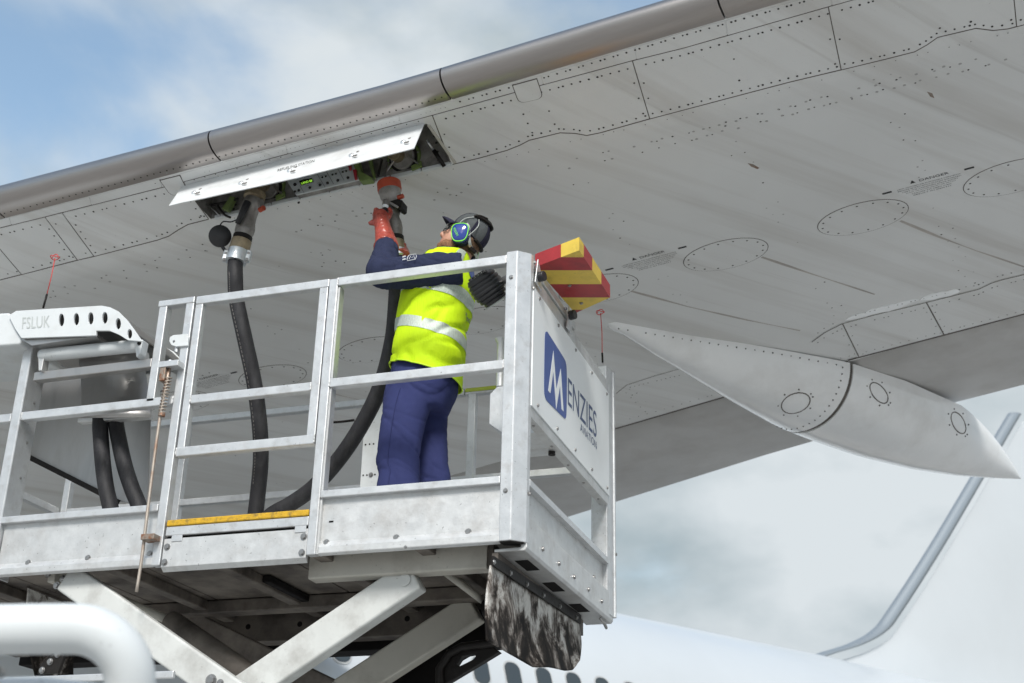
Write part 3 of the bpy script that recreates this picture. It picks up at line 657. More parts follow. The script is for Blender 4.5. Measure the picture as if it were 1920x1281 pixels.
def flange(u, v, r):
    c = bayp(u, v, 0.012); ax = (AN - WN * 0.35).normalized()
    f_ = mk('fuelling_adapter', turned(c - ax * 0.03, ax, [(0, r), (0.03, r), (0.035, r * 0.97), (0.035, r * 0.84)], 32), M['green'], plane, smooth='auto')
    mk('adapter_ring', turned(c - ax * 0.02, ax, [(0, r * 0.85), (0.034, r * 0.85), (0.034, r * 0.72), (0.028, r * 0.70)], 32), M['black'], f_, smooth='auto')
    mk('adapter_ring', turned(c - ax * 0.02, ax, [(0, r * 0.69), (0.042, r * 0.69), (0.046, r * 0.62), (0.03, r * 0.6), (0.03, 0.001)], 32), M['bay'], f_, smooth='auto')
    mk('adapter_neck', turned(c - ax * 0.02 + WN * 0.02 - AD * 0.03, ax, [(0, r * 0.42), (0.10, r * 0.40), (0.10, r * 0.33), (0.085, r * 0.33), (0.085, 0.001)], 24), M['brass'], f_, smooth='auto')
    for k in range(10):
        t = 2 * PI * k / 10; e1 = ax.orthogonal().normalized(); e2 = ax.cross(e1)
        bolt(f_, c + (e1 * math.cos(t) + e2 * math.sin(t)) * r * 0.9 + ax * 0.004, ax, 0.006)
    for sg in (-1, 1):
        mk('strut', tube([c + ax * 0.03 + AD * sg * r * 0.35, c + ax * 0.02 + AD * sg * r * 0.95 - WN * r * 0.7], 0.006, 8), M['steel'], f_)
    mk('bracket', prism([c + AD * x * r + WN * y * r + AN * 0.004 for x, y in ((0.5, -0.75), (1.1, -0.55), (1.15, -0.95), (0.55, -1.08))], AN * 0.01), M['green'], f_, bevel=0.003)
flange(757, 296, 0.105); flange(505, 352, 0.105)
# control panel with display, switches and lamps
zp = lambda x, y: (520 + x / 10.667, 290 + y / 10.667)
CPo = 0.075
def cpp(x, y, o=0.0): return bayp(*zp(x, y), CPo + o)
cpan = mk('control_panel', prism([cpp(370, 805), cpp(1670, 490), cpp(1480, 130), cpp(70, 340)], -AN * 0.012), M['panelgrey'], plane, bevel=0.002)
mk('panel_box', prism([cpp(370, 795, -0.0125), cpp(1660, 485, -0.0125), cpp(1480, 140, -0.0125), cpp(80, 350, -0.0125)], -AN * 0.055), M['bay'], cpan)
disp = mk('display', prism([cpp(480, 618, 0.0005), cpp(725, 550, 0.0005), cpp(688, 470, 0.0005), cpp(430, 532, 0.0005)], AN * 0.003), M['screen'], cpan)
o_ = cpp(487, 596, 0.0045); mk('digits', text_on('LAND 88', o_, cpp(700, 540, 0.0045) - o_, (cpp(470, 545, 0.0045) - cpp(487, 596, 0.0045)) * 0.8), M['digit'], disp)
for x0, y0, x1, y1 in ((390, 482, 645, 416), (800, 362, 945, 322), (980, 308, 1168, 264), (1205, 252, 1360, 216)):
    mk('label_strip', prism([cpp(x0, y0 + 10, 0.0005), cpp(x1, y1 + 10, 0.0005), cpp(x1 - 6, y1 - 12, 0.0005), cpp(x0 - 6, y0 - 12, 0.0005)], AN * 0.002), M['navytext'], cpan)
for x0, y0, x1, y1 in ((790, 380, 955, 655), (970, 320, 1125, 590), (1195, 260, 1335, 515), (450, 620, 535, 765)):
    mk('divider', tube([cpp(x0, y0, 0.0008), cpp(x1, y1, 0.0008)], 0.0011, 5), M['print'], cpan)
for x, y, r in ((358, 605, 0.010), (436, 722, 0.0075), (360, 745, 0.006), (655, 668, 0.0078), (858, 612, 0.0078), (1010, 575, 0.0078), (1215, 522, 0.0078), (1418, 468, 0.0078)):
    p = cpp(x, y); sw = mk('switch', turned(p, AN, [(0, r), (0.008, r), (0.010, r * 0.7)], 12), M['print'], cpan)
    mk('toggle', tube([p + AN * 0.008, p + AN * 0.012 - WN * 0.014], 0.0026, 7), M['print'], sw)
for x, y in ((903, 458), (972, 440), (1107, 405), (1175, 387), (1312, 352), (1380, 333)):
    mk('lamp', turned(cpp(x, y), AN, [(0, 0.006), (0.004, 0.006), (0.005, 0.004)], 10), M['screen'], cpan)
for x, y in ((905, 408), (1105, 335), (1312, 285), (540, 490), (600, 620), (830, 560)):
    o_ = cpp(x - 40, y + 14, 0.001); mk('panel_legend', merge(*[beam(cpp(x - 38 + j * 13, y + 12 - j * 3, 0.001), cpp(x - 31 + j * 13, y + 10 - j * 3, 0.001), 0.003, 0.0006, AN) for j in range(6)]), M['print'], cpan, kind='stuff')
for x, y, h in ((1450, 260, 130), (1560, 420, 190)):
    mk('red_guard', prism([cpp(x - 35, y - h / 2, 0.004), cpp(x + 35, y - h / 2 - 10, 0.004), cpp(x + 50, y + h / 2 - 10, 0.004), cpp(x + 5, y + h / 2 + 10, 0.004)], AN * 0.014), M['redtag'], cpan, bevel=0.003)
br = lambda P, t, mt, nm: mk(nm, prism([bayp(u, v, 0.03) for u, v in P], AN * t), M[mt], plane, bevel=0.004)
br([(664, 302), (676, 300), (684, 330), (704, 341), (702, 345), (681, 348), (676, 335)], 0.05, 'green', 'bay_bracket')
br([(690, 296), (698, 294), (706, 336), (702, 338)], 0.02, 'green', 'bay_rib')
br([(420, 396), (436, 372), (445, 374), (432, 400)], 0.03, 'green', 'bay_bracket')
for P in ([(384, 382), (400, 392), (412, 404)], [(395, 385), (430, 378), (447, 372)], [(408, 386), (420, 402), (432, 408)], [(716, 300), (709, 330)], [(726, 305), (722, 335)]):
    mk('bay_pipe', tube(smooth_path([bayp(u, v, 0.05) for u, v in P]), 0.007, 8), random.choice((M['steel'], M['black'], M['brass'])), plane, smooth=True)
for u, v in ((815, 255), (818, 268), (820, 285), (822, 300), (438, 392), (442, 384), (436, 373), (560, 380)):
    dot(WI @ bayp(u, v, 0.002), -(WI.to_3x3() @ AN), 0.009, dark)
mk('gas_strut', tube([bayp(800, 262, 0.12), bayp(813, 282, 0.07)], 0.0065, 10), M['clampalu'], plane, smooth=True)
mk('gas_strut', tube([bayp(813, 282, 0.07), bayp(833, 312, 0.02)], 0.012, 10), M['black'], plane, smooth=True)

# ---- refuelling door, hinged at its front edge and hanging open
HD = (H1 - H0).normalized(); HN = (WF.to_3x3() @ BN); HG = HN.cross(HD)
if HG.dot(WC) < 0: HG = -HG
th = math.radians(109); DV = (HG * math.cos(th) - HN * math.sin(th)).normalized()
D0, D1 = H0 + HD * 0.005, H1 - HD * 0.012
DNn = HD.cross(DV).normalized()
if DNn.dot(CAM - D0) < 0: DNn = -DNn
def doorp(u, v, off=0.0): return hit(u, v, DNn, D0 + DNn * (0.0065 + off))
e0, e1 = doorp(316, 386), doorp(776, 278)
dpoly = [D0 + DNn * 0.006, D1 + DNn * 0.006, e1, doorp(560, 332.5), doorp(420, 363), doorp(385, 371), doorp(360, 376), doorp(340, 380), e0, doorp(330, 366)]
door = mk('refuelling_door', prism(dpoly, -DNn * 0.006), M['doorpaint'], plane, bevel=0.001)
for u, v in ((364, 362), (452, 344), (543, 321), (659, 292), (756, 267)):
    la = mk('latch', turned(doorp(u, v), DNn, [(0, 0.015), (0.006, 0.015), (0.010, 0.010)], 14), M['clampalu'], door, smooth='auto')
    mk('latch_lever', beam(doorp(u + 2, v + 1, 0.008), doorp(u + 10, v - 1, 0.012), 0.012, 0.006, DNn), M['casting'], la, bevel=0.001)
    mk('latch_slot', turned(doorp(u + 12, v - 7, -0.002), DNn, [(0, 0.010), (0.0026, 0.010)], 12), M['casting'], la)
o_ = doorp(520, 322, 0.001); mk('door_lettering', text_on('REFUELING STATION', o_, doorp(589, 304, 0.001) - o_, (doorp(521, 317, 0.001) - o_)), M['print'], door)
for k in range(22):
    p = H0.lerp(H1, (k + 0.5) / 22) - HG * 0.03 - HN * 0.0005; dot(WI @ p, BN, 0.004, dark)
for k in range(6): mk('hinge', beam(H0.lerp(H1, 0.03 + k * 0.16), H0.lerp(H1, 0.03 + k * 0.16 + 0.135), 0.024, 0.012, HN), M['alu'], door, bevel=0.004)
mk('rivets', merge(*dark), M['rivet'], wing, frame=WF, local=True, kind='stuff')
mk('flush_rivets', merge(*pale), M['rivetlight'], wing, frame=WF, local=True, kind='stuff')

# ---- flap track fairings
FA = Vector((math.cos(math.radians(52)), math.sin(math.radians(52)), 0)); FP = Vector((FA.y, -FA.x, 0)); FZ = Vector((0, 0, 1))
N0 = WF @ Apx(1140, 607)
KEEL = []
for u, v in ((1140, 607), (1175, 634), (1230, 668), (1310, 710), (1400, 757), (1480, 796), (1560, 829), (1640, 858), (1720, 880), (1800, 894), (1860, 899), (1905, 901)):
    p = hit(u, v, FP, N0 - FP * 0.05); KEEL.append(((p - N0).dot(FA), (p - N0).z))
TIP = KEEL[-1]
TT = [((WF @ Apx(u, v)) - N0) for u, v in ((1140, 607), (1300, 630), (1450, 652), (1590, 676), (1700, 712), (1815, 765))]
WD = [(max(0.0, q.dot(FA)), max(0.0, q.dot(FP))) for q in TT]
TTE = WD[-1][0]
def wing_z(t):
    p = N0 + FA * t; l = WI @ p; return -(l.z) / (WF.to_3x3() @ Vector((0, 0, 1))).z
def f_sec(t, n=24):
    zk = interp(KEEL, t); tl = TIP[0]
    if t <= TTE: zt = wing_z(t) + 0.02; wd = interp([(0, 0.02), (0.03, 0.05)] + [(a, b) for a, b in WD if a > 0.3], t); zk = min(zk, zt - 0.02 - 0.035 * min(1, t / 0.05))
    else:
        q = (t - TTE) / (tl - TTE); wd = max(0.004, interp(WD, TTE) * max(0, 1 - q) ** 0.85); zt = wing_z(TTE) + (TIP[1] - wing_z(TTE)) * (0.35 * q + 0.65 * q ** 2)
    zt = max(zt, zk + 0.006)
    r = []
    for k in range(n + 1):
        a = PI * k / n; r.append(N0 + FA * t + FP * (wd * math.copysign(abs(math.cos(a)) ** 0.95, math.cos(a))) + FZ * (zt + (zk - zt) * math.sin(a)))
    if t > TTE:
        q = (t - TTE) / (tl - TTE)
        for k in range(1, 8):
            a = PI + PI * k / 8; r.append(N0 + FA * t + FP * (wd * math.cos(a)) + FZ * (zt - math.sin(a) * min(0.12 * q * 3, 0.12) * (1 - q)))
    else:
        for k in range(1, 8):
            a = PI + PI * k / 8; r.append(N0 + FA * t + FP * (wd * math.cos(a)) + FZ * (zt + 0.002))
    return r
TG = WD[3][0] + 0.02
def fair_parts(dx, lab=None):
    def sh(vf): return [Vector(v) + dx for v in vf[0]], vf[1]
    ts = [0.0, 0.03, 0.08, 0.16] + [0.3 + (TG - 0.3) * i / 9 for i in range(10)]
    fr_ = mk('flap_fairing', sh(loft([f_sec(t) for t in ts])), M['fairing'], plane, smooth='auto', label=lab)
    mk('fairing_gap', sh(loft([[p - (p - (N0 + FA * t + FZ * (wing_z(t) - 0.2))).normalized() * 0.012 for p in f_sec(t)] for t in (TG, TG + 0.04)])), M['gap'], fr_, smooth='auto')
    t2 = [TG + 0.035 + (TIP[0] - TG - 0.035) * (i / 22) for i in range(23)]
    mk('fairing_tail', sh(loft([f_sec(min(t, TIP[0] - 0.002)) for t in t2])), M['fairing'], fr_, smooth='auto')
    return fr_
f1 = fair_parts(Vector((0, 0, 0)))
def f_at(u, v, off=0.004):
    """first point of the fairing side along a picture ray (march)"""
    best = None; d = ray(u, v); t = 7.0
    while t < 18:
        P = CAM + d * t; q = P - N0; tt = q.dot(FA)
        if 0 < tt < TIP[0]:
            r = f_sec(tt); y = q.dot(FP)
            for a, b in zip(r[:24], r[1:25]):
                ya, yb = (a - N0).dot(FP), (b - N0).dot(FP)
                if min(ya, yb) <= y <= max(ya, yb) and abs(ya - yb) > 1e-6:
                    z = a.z + (b.z - a.z) * (y - ya) / (yb - ya)
                    if P.z >= z and P.z < N0.z + wing_z(min(tt, TTE)) + 0.05: return P - d * off
        t += 0.006
    return None
def f_oval(cu, cv, a, b, rot, nm):
    P = []
    for k in range(22):
        t = 2 * PI * k / 22; x, y = a * math.cos(t), b * math.sin(t)
        q = f_at(cu + x * math.cos(rot) - y * math.sin(rot), cv + x * math.sin(rot) + y * math.cos(rot))
        if q is None: return
        P.append(q)
    mk(nm, tube(P + [P[0], P[1]], 0.0045, 6), M['gap'], f1, smooth=True)
    for k in range(0, 22, 3):
        t = 2 * PI * k / 22; x, y = (a + 6) * math.cos(t), (b + 6) * math.sin(t)
        q = f_at(cu + x * math.cos(rot) - y * math.sin(rot), cv + x * math.sin(rot) + y * math.cos(rot), 0.002)
        if q is not None: fr_dots.append(ellipsoid(q, (0.007, 0, 0), (0, 0.007, 0), (0, 0, 0.007), 7, 4))
fr_dots = []
f_oval(1256, 678, 25, 13, 0.2, 'drain_cover'); f_oval(1492, 756, 28, 18, -0.35, 'drain_cover'); f_oval(1648, 737, 23, 12, 0.9, 'drain_cover'); f_oval(1797, 793, 22, 11, 1.1, 'drain_cover')
for u in range(1160, 1580, 17):
    q = f_at(u, interp([(1140, 608), (1300, 634), (1450, 657), (1590, 683)], u) + 5, 0.002)
    if q is not None: fr_dots.append(ellipsoid(q, (0.006, 0, 0), (0, 0.006, 0), (0, 0, 0.006), 7, 4))
for t_ in (TG - 0.07, ):
    r = f_sec(t_)
    for p in r[1:22:1]: fr_dots.append(ellipsoid(p + FP * 0.001, (0.006, 0, 0), (0, 0.006, 0), (0, 0, 0.006), 7, 4))
if fr_dots: mk('fairing_rivets', merge(*fr_dots), M['rivet'], f1, kind='stuff')
# the next fairing inboard: same shape further along the wing, its tip showing below the lift
tipw = N0 + FA * TIP[0] + FZ * TIP[1]
best = min(((abs(px(tipw + (WF.to_3x3() @ Vector((-k * 0.02, 0.0049 * k, 0))))[0] - 683), k) for k in range(100, 450)))
fair_parts(WF.to_3x3() @ Vector((-best[1] * 0.02, 0.0049 * best[1], 0)))

# ---- fuselage with cabin windows, fin
UA = Vector((math.cos(math.radians(56)), math.sin(math.radians(56)), 0)); UPp = Vector((-UA.y, UA.x, 0)); WPT = Vector((-4.261, 11.292, 1.604)); FRAD = 2.55
UC = WPT + UPp * math.sqrt(FRAD ** 2 - 0.8 ** 2) - FZ * 0.8
def fus_ring(t, r, dz=0.0, n=64): return [UC + UA * t + UPp * (r * math.cos(2 * PI * k / n)) + FZ * (r * math.sin(2 * PI * k / n) + dz) for k in range(n)]
prof = [(-30, 0.1, -0.9), (-29.5, 0.8, -0.7), (-28, 1.6, -0.4), (-25.5, 2.25, -0.1), (-22, FRAD, 0), (0, FRAD, 0), (9, FRAD, 0), (13, 2.4, 0.08), (17, 1.95, 0.3), (21, 1.3, 0.65), (25, 0.35, 1.2)]
PR2 = []
for (a, r, d), (b, s, f) in zip(prof[:-1], prof[1:]): PR2 += [(a + (b - a) * i / 3, r + (s - r) * i / 3, d + (f - d) * i / 3) for i in range(3)]
PR2.append(prof[-1])
fus = mk('fuselage', loft([fus_ring(*p) for p in PR2]), M['fusewhite'], plane, smooth='auto')
wang = math.asin(0.8 / FRAD)
def win_mesh(wd, ht, off, k=5):
    pts = []
    for cx, cz, a0 in ((1, 1, 0), (-1, 1, 90), (-1, -1, 180), (1, -1, 270)):
        for j in range(k + 1):
            a = math.radians(a0 + 90 * j / k); rr = wd * 0.42
            pts.append((cx * (wd / 2 - rr) + rr * math.cos(a), cz * (ht / 2 - rr) + rr * math.sin(a)))
    V = []
    for o2 in (off, -0.03):
        for x, z in pts:
            a = wang + z / FRAD; V.append(UA * x - UPp * (math.cos(a) * (FRAD + o2) - math.cos(wang) * FRAD) + FZ * (math.sin(a) * (FRAD + o2) - 0.8))
    n = len(pts); return V, [tuple(range(n)), tuple(range(n, 2 * n))[::-1]] + [(i, (i + 1) % n, n + (i + 1) % n, n + i) for i in range(n)]
wf0 = None
for k in range(-16, 14):
    fm_ = Matrix.Translation(WPT + UA * (0.535 * k))
    if wf0 is None:
        wf0 = mk('window', win_mesh(0.30, 0.44, 0.006), M['wframe'], fus, frame=fm_, local=True); wp0 = mk('pane', win_mesh(0.255, 0.385, 0.010), M['window'], fus, frame=fm_, local=True)
        wp0.name = 'window_pane'
    else:
        inst(wf0, 'window', fus, fm_); inst(wp0, 'window_pane', fus, fm_)
finq = smooth_path([hit(u, v, UPp, UC) for u, v in ((1480, 1246), (1530, 1226), (1590, 1207), (1635, 1182), (1665, 1145), (1740, 1030), (1815, 905), (1880, 795), (1893, 774))], 5)
def fin_rings(P, back, th0, th1):
    R = []
    for i, p in enumerate(P):
        t = (P[min(i + 1, len(P) - 1)] - P[max(i - 1, 0)]).normalized(); 
        R.append([p + UA * 0.0, p + UA * back * 0.25 + UPp * th0, p + UA * back + UPp * th1, p + UA * back - UPp * th1, p + UA * back * 0.25 - UPp * th0])
    return R
fin = mk('fin', loft([[q + UA * 0.5 - FZ * 0.1 for q in r] for r in fin_rings(finq, 7.5, 0.28, 0.30)]), M['fusewhite'], plane, smooth='auto')
edge = []
for i, p in enumerate(finq):
    r = []
    for k in range(9):
        a = -PI / 2 + PI * k / 8; r.append(p + UA * (0.27 - 0.27 * math.cos(a)) + UPp * (0.15 * math.sin(a)))
    edge.append(r)
mk('fin_leading_edge', loft(edge), M['finedge'], fin, smooth=True)

# ------------------------------------------------------------------ lift platform
lift = thing('lift_platform', 'aluminium scissor lift platform with railings and a white side panel under the wing', 'lift platform', (-1.5, 0.8, -ZG))
ZT, ZM, ZTO, ZF = 1.46, 0.895, 0.31, 0.20
XF, XL, D = -2.92, -3.75, 1.65
A_ = M['alu']
def bar(name, a, b, parent=None, mt=None, bev=0.004): return mk(name, box(a, b), mt or A_, parent or lift, bevel=bev)
# corner post: flat front, slanted corner, thin return
def post_prism(poly, z0, z1): return prism([(x, y, z0) for x, y in poly], (0, 0, z1 - z0))
cpost = mk('corner_post', post_prism([(-0.120, 0.0), (-0.062, -0.003), (-0.006, 0.050), (0.0, 0.075), (-0.01, 0.085), (-0.115, 0.06)], 0.0, 1.475), A_, lift, bevel=0.004)
for z in (0.235, 1.33): bolt(cpost, (-0.092, -0.0015, z), (0, -1, 0), 0.009)
bolt(cpost, (0.0, 0.068, 0.235), (1, 0.2, 0), 0.008); bolt(cpost, (0.0, 0.068, 1.29), (1, 0.2, 0), 0.008)
mk('post_foot', prism([(-0.115, 0.004, -0.006), (-0.062, 0.002, -0.006), (-0.012, 0.05, -0.006), (-0.05, 0.075, -0.006), (-0.112, 0.055, -0.006)], (0, 0, 0.01)), M['soot'], cpost)
# right front bay
bar('top_rail', (-1.036, 0.002, ZT - 0.047), (-0.122, 0.047, ZT)); bar('mid_rail', (-1.036, 0.002, ZM - 0.047), (-0.122, 0.047, ZM))
def toe(x0, x1, nb):
    t = mk('toe_board', box((x0, 0.032, 0.012), (x1, 0.038, ZTO - 0.03)), M['alu_dull'], lift)
    mk('toe_lip', box((x0, 0.0, ZTO - 0.036), (x1, 0.036, ZTO)), A_, t, bevel=0.004)
    mk('toe_flange', prism([(x0, 0.036, 0.062), (x0, 0.026, 0.050), (x0, 0.014, 0.030), (x0, 0.014, 0.0), (x0, 0.036, -0.006)], (x1 - x0, 0, 0)), M['alu_dull'], t, bevel=0.004)
    for k in range(nb):
        bolt(t, (x0 + (x1 - x0) * (k + 0.5) / nb * 1.0, 0.031, 0.085), (0, -1, 0), 0.013)
    return t
t1 = mk('toe_board', box((-1.032, 0.032, 0.012), (-0.121, 0.038, ZTO - 0.03)), M['alu_dull'], lift)
mk('toe_lip', box((-1.036, 0.0, ZTO - 0.036), (-0.121, 0.036, ZTO)), A_, t1, bevel=0.004)
mk('toe_flange', prism([(-1.032, 0.037, 0.070), (-1.032, 0.024, 0.055), (-1.032, 0.012, 0.034), (-1.032, 0.012, 0.002), (-1.032, 0.037, -0.006)], (0.911, 0, 0)), M['alu_dull'], t1, bevel=0.004)
for u, v in ((612, 1018), (743, 1009), (878, 998)): bolt(t1, at_y(u, v, 0.0315), (0, -1, 0), 0.013)
bolt(t1, at_y(760, 1026, 0.011), (0, -1, 0), 0.006)
mk('slot', box(tuple(at_y(617, 977, 0.0318)), tuple(at_y(625, 979.5, 0.031))), M['soot'], t1)
# gate posts
bar('post', (-1.084, 0.0, -0.004), (-1.036, 0.05, ZT - 0.006)); mk('post_web', box((-1.0355, 0.012, 0.0), (-1.026, 0.06, ZT - 0.05)), M['alu_dull'], lift)
lp = bar('post', (-1.926, 0.0, -0.006), (-1.878, 0.05, ZT - 0.036)); bar('post', (-2.090, 0.0, ZM - 0.02), (-2.042, 0.05, ZT - 0.036)); bar('post_cap_rail', (-2.098, -0.002, ZT - 0.036), (-1.877, 0.052, ZT))
mk('latch_plate', merge(prism([at_y(u, v, -0.012) for u, v in ((352, 626), (352, 648), (330, 650), (321, 647), (317, 640), (318, 632), (325, 628))], (0, 0.014, 0))), M['white'], lp, bevel=0.003)
bolt(lp, at_y(326, 640, -0.013), (0, -1, 0), 0.005); mk('latch_pin', cyl(at_y(332, 651, 0.01), (0, 0, -1), 0.012, 0.03, 12), A_, lp)
# gate
gate = mk('gate', box((-1.870, 0.004, ZT - 0.046), (-1.088, 0.049, ZT)), A_, lift, bevel=0.004)
mk('gate_stile', box((-1.870, 0.006, 0.555), (-1.826, 0.047, ZT - 0.046)), A_, gate, bevel=0.004); mk('gate_stile', box((-1.140, 0.005, 0.555), (-1.092, 0.048, ZT - 0.046)), A_, gate, bevel=0.004)
mk('gate_rail', box((-1.826, 0.004, 0.842), (-1.140, 0.046, 0.888)), A_, gate, bevel=0.004); mk('gate_rail', box((-1.872, 0.003, 0.556), (-1.093, 0.047, 0.606)), A_, gate, bevel=0.005)
for z in (1.30, 0.70):
    h = mk('hinge', box((-1.0925, 0.022, z - 0.075), (-1.083, 0.07, z + 0.075)), M['black'], gate)
    for q in (-0.055, 0.055): bolt(h, (-1.0885, 0.021, z + q), (0, -1, 0), 0.006)
def weld(x, z0, z1, y=0.001, par=None):
    P = [Vector((x + random.uniform(-0.0008, 0.0008), y + random.uniform(-0.0008, 0.0008), z0 + (z1 - z0) * k / 9)) for k in range(10)]
    mk('weld', tube(P, [0.0032 * random.uniform(0.8, 1.35) for _ in P], 6), M['alu_dull'], par or lift, smooth=True)
for x_, zt_ in ((-1.036, ZT), (-0.121, ZT), (-1.036, ZM), (-0.121, ZM), (-2.860, ZM), (-1.929, ZM)): weld(x_, zt_ - 0.046, zt_ - 0.002)
for x_, zt_ in ((-1.826, 0.888), (-1.140, 0.888), (-1.870, 0.606), (-1.094, 0.606)): weld(x_, zt_ - 0.045, zt_ - 0.002, 0.003, gate)
# yellow tread and the plate below
tr = mk('step_tread', box((-1.868, 0.0, 0.190), (-1.088, 0.20, 0.222)), M['yellow'], lift, bevel=0.006)
bar('step_channel', (-1.870, 0.006, 0.142), (-1.088, 0.15, 0.1885)); mk('step_gap', box((-1.866, 0.02, 0.115), (-1.09, 0.12, 0.141)), M['soot'], lift)
sp_ = mk('step_plate', prism([(-1.872, 0.006, 0.127), (-1.872, 0.006, -0.015), (-1.872, 0.03, -0.035), (-1.872, 0.034, -0.035), (-1.872, 0.034, 0.127)], (0.785, 0, 0)), M['alu_dull'], lift, bevel=0.003)
for x, z in ((-1.850, 0.085), (-1.854, 0.008), (-1.105, 0.088), (-1.108, 0.010)): bolt(sp_, (x, 0.0055, z), (0, -1, 0), 0.013)
for x in (-1.80, -1.125): mk('step_tab', box((x - 0.03, 0.002, 0.110), (x + 0.03, 0.0055, 0.1415)), A_, sp_, bevel=0.001)
# left front bay
t2 = mk('toe_board', box((-2.862, 0.032, 0.012), (-1.927, 0.038, ZTO - 0.03)), M['alu_dull'], lift)
mk('toe_lip', box((-2.872, 0.0, ZTO - 0.036), (-1.93, 0.036, ZTO)), A_, t2, bevel=0.004)
mk('toe_flange', prism([(-2.95, 0.037, 0.070), (-2.95, 0.024, 0.055), (-2.95, 0.012, 0.034), (-2.95, 0.012, 0.002), (-2.95, 0.037, -0.006)], (1.02, 0, 0)), M['alu_dull'], t2, bevel=0.004)
for u, v in ((53, 1056), (165, 1047), (281, 1039)): bolt(t2, at_y(u, v, 0.0315), (0, -1, 0), 0.013)
bar('mid_rail', (-2.858, 0.0, ZM - 0.047), (-1.93, 0.046, ZM)); bar('upper_rail', (-2.83, 0.002, 1.075), (-2.092, 0.05, 1.125), mt=M['stainless'])
fp = mk('end_post', post_prism([(-2.925, 0.0), (-2.872, 0.0), (-2.868, 0.006), (-2.868, 0.14), (-2.876, 0.14), (-2.878, 0.012), (-2.925, 0.012)], -0.004, 1.42), A_, lift, bevel=0.002)
for z in (0.3, 0.55, 0.75, 0.98): bolt(fp, (-2.8675, 0.09, z), (1, 0, 0), 0.006)
bar('top_rail', (XL, 0.002, ZM - 0.047), (-2.93, 0.047, ZM)); bar('toe_lip', (XL, 0.0, ZTO - 0.036), (-2.93, 0.036, ZTO)); mk('toe_board', box((XL, 0.032, 0.012), (-2.93, 0.038, ZTO - 0.036)), M['alu_dull'], lift)
bar('end_rail_post', (XL - 0.05, 0.0, 0.0), (XL - 0.002, 0.05, ZM)); mk('guide_mast', box((XL + 0.02, 0.06, ZF), (XL + 0.16, 0.30, 1.36)), M['white'], lift, bevel=0.008)
bar('end_top_rail', (XL - 0.05, 0.052, ZM - 0.046), (XL - 0.004, D - 0.06, ZM)); mk('end_toe_board', box((XL - 0.03, 0.052, 0.0), (XL - 0.024, D - 0.06, ZTO)), M['alu_dull'], lift)
# back railing
for x in (XL, -2.9, -1.9, -0.9): bar('back_post', (x, D - 0.055, 0.0), (x + 0.048, D - 0.005, ZT - 0.046))
bar('back_top_rail', (XL, D - 0.05, ZT - 0.046), (-0.93, D - 0.004, ZT - 0.004)); bar('back_top_rail', (-0.925, D - 0.05, ZT - 0.046), (-0.1, D - 0.004, ZT - 0.030)); bar('lime_strip', (-0.925, D - 0.05, ZT - 0.0295), (-0.1, D - 0.004, ZT - 0.004), mt=M['lime_strip'])
bar('back_mid_rail', (XL, D - 0.05, ZM - 0.046), (-0.1, D - 0.004, ZM - 0.004)); mk('back_toe_board', box((XL, D - 0.02, 0.0), (-0.06, D - 0.014, ZTO)), M['alu_dull'], lift); bar('back_toe_lip', (XL, D - 0.045, ZTO - 0.03), (-0.06, D - 0.02, ZTO))
# right side: back post, top rail, board, toe sheet, beam
bp_ = mk('rear_corner_post', post_prism([(0.0, D), (0.012, D - 0.004), (0.012, D - 0.02), (0.0, D - 0.024), (0.0, D - 0.10), (-0.008, D - 0.13), (-0.10, D - 0.13), (-0.10, D)], 0.0, 1.475), A_, lift, bevel=0.003)
bolt(bp_, (0.0125, D - 0.012, 0.36), (1, 0, 0), 0.008)
mk('side_top_rail', box((-0.055, 0.08, 1.315), (-0.006, D - 0.13, 1.385)), M['alu_dull'], lift, bevel=0.004)
sign = mk('sign_board', box((-0.004, 0.070, 0.672), (0.004, D - 0.118, 1.300)), M['sign'], lift, bevel=0.001)
for k in range(5):
    for z in (0.705, 1.275): bolt(sign, (0.004, 0.16 + k * 0.33, z), (1, 0, 0), 0.008, key='rnd', name='screw')
mk('board_channel', box((-0.052, 0.072, 0.618), (-0.002, D - 0.125, 0.671)), M['alu_dull'], lift, bevel=0.003)
for k in range(5): bolt(lift, (-0.027, 0.2 + 0.3 * k, 0.6178), (0, 0, -1), 0.006, key='rnd', name='screw')
SX = Vector((0, 1, 0)); SZ = Vector((0, 0, 1))
def sp3(y, z, o=0.0048): return Vector((o, y, z))
lg = [(0.258, 1.08), (0.262, 1.13), (0.29, 1.152), (0.33, 1.152), (0.58, 1.135), (0.63, 1.122), (0.648, 1.08), (0.652, 0.98), (0.648, 0.85), (0.63, 0.812), (0.59, 0.804), (0.33, 0.786), (0.285, 0.79), (0.262, 0.815), (0.256, 0.9)]
lgs = smooth_path([sp3(*p) for p in lg] + [sp3(*lg[0])], 4)[:-1]
logo = mk('logo', prism(lgs, (0.0012, 0, 0)), M['blue'], sign)
mp_ = [(0.322, 0.845), (0.402, 1.095), (0.462, 0.905), (0.535, 1.05), (0.592, 0.835), (0.556, 0.835), (0.526, 0.955), (0.462, 0.80), (0.405, 0.985), (0.358, 0.845)]
mk('logo_letter', prism([sp3(y, z, 0.0062) for y, z in mp_], (0.0008, 0, 0)), M['sign'], logo)
mk('sign_lettering', text_on('ENZIES', sp3(0.675, 0.905, 0.0052), SX * 0.575 + SZ * 0.012, SZ * 0.155), M['navytext'], sign)
mk('sign_lettering', text_on('AVIATION', sp3(0.915, 0.846, 0.0052), SX * 0.335 + SZ * 0.008, SZ * 0.046), M['navytext'], sign)
st_ = mk('side_toe_board', box((-0.040, 0.08, 0.10), (-0.034, D - 0.12, ZTO - 0.03)), M['alu_dull'], lift)
mk('toe_lip', box((-0.040, 0.08, ZTO - 0.034), (0.0, D - 0.125, ZTO)), A_, st_, bevel=0.003)
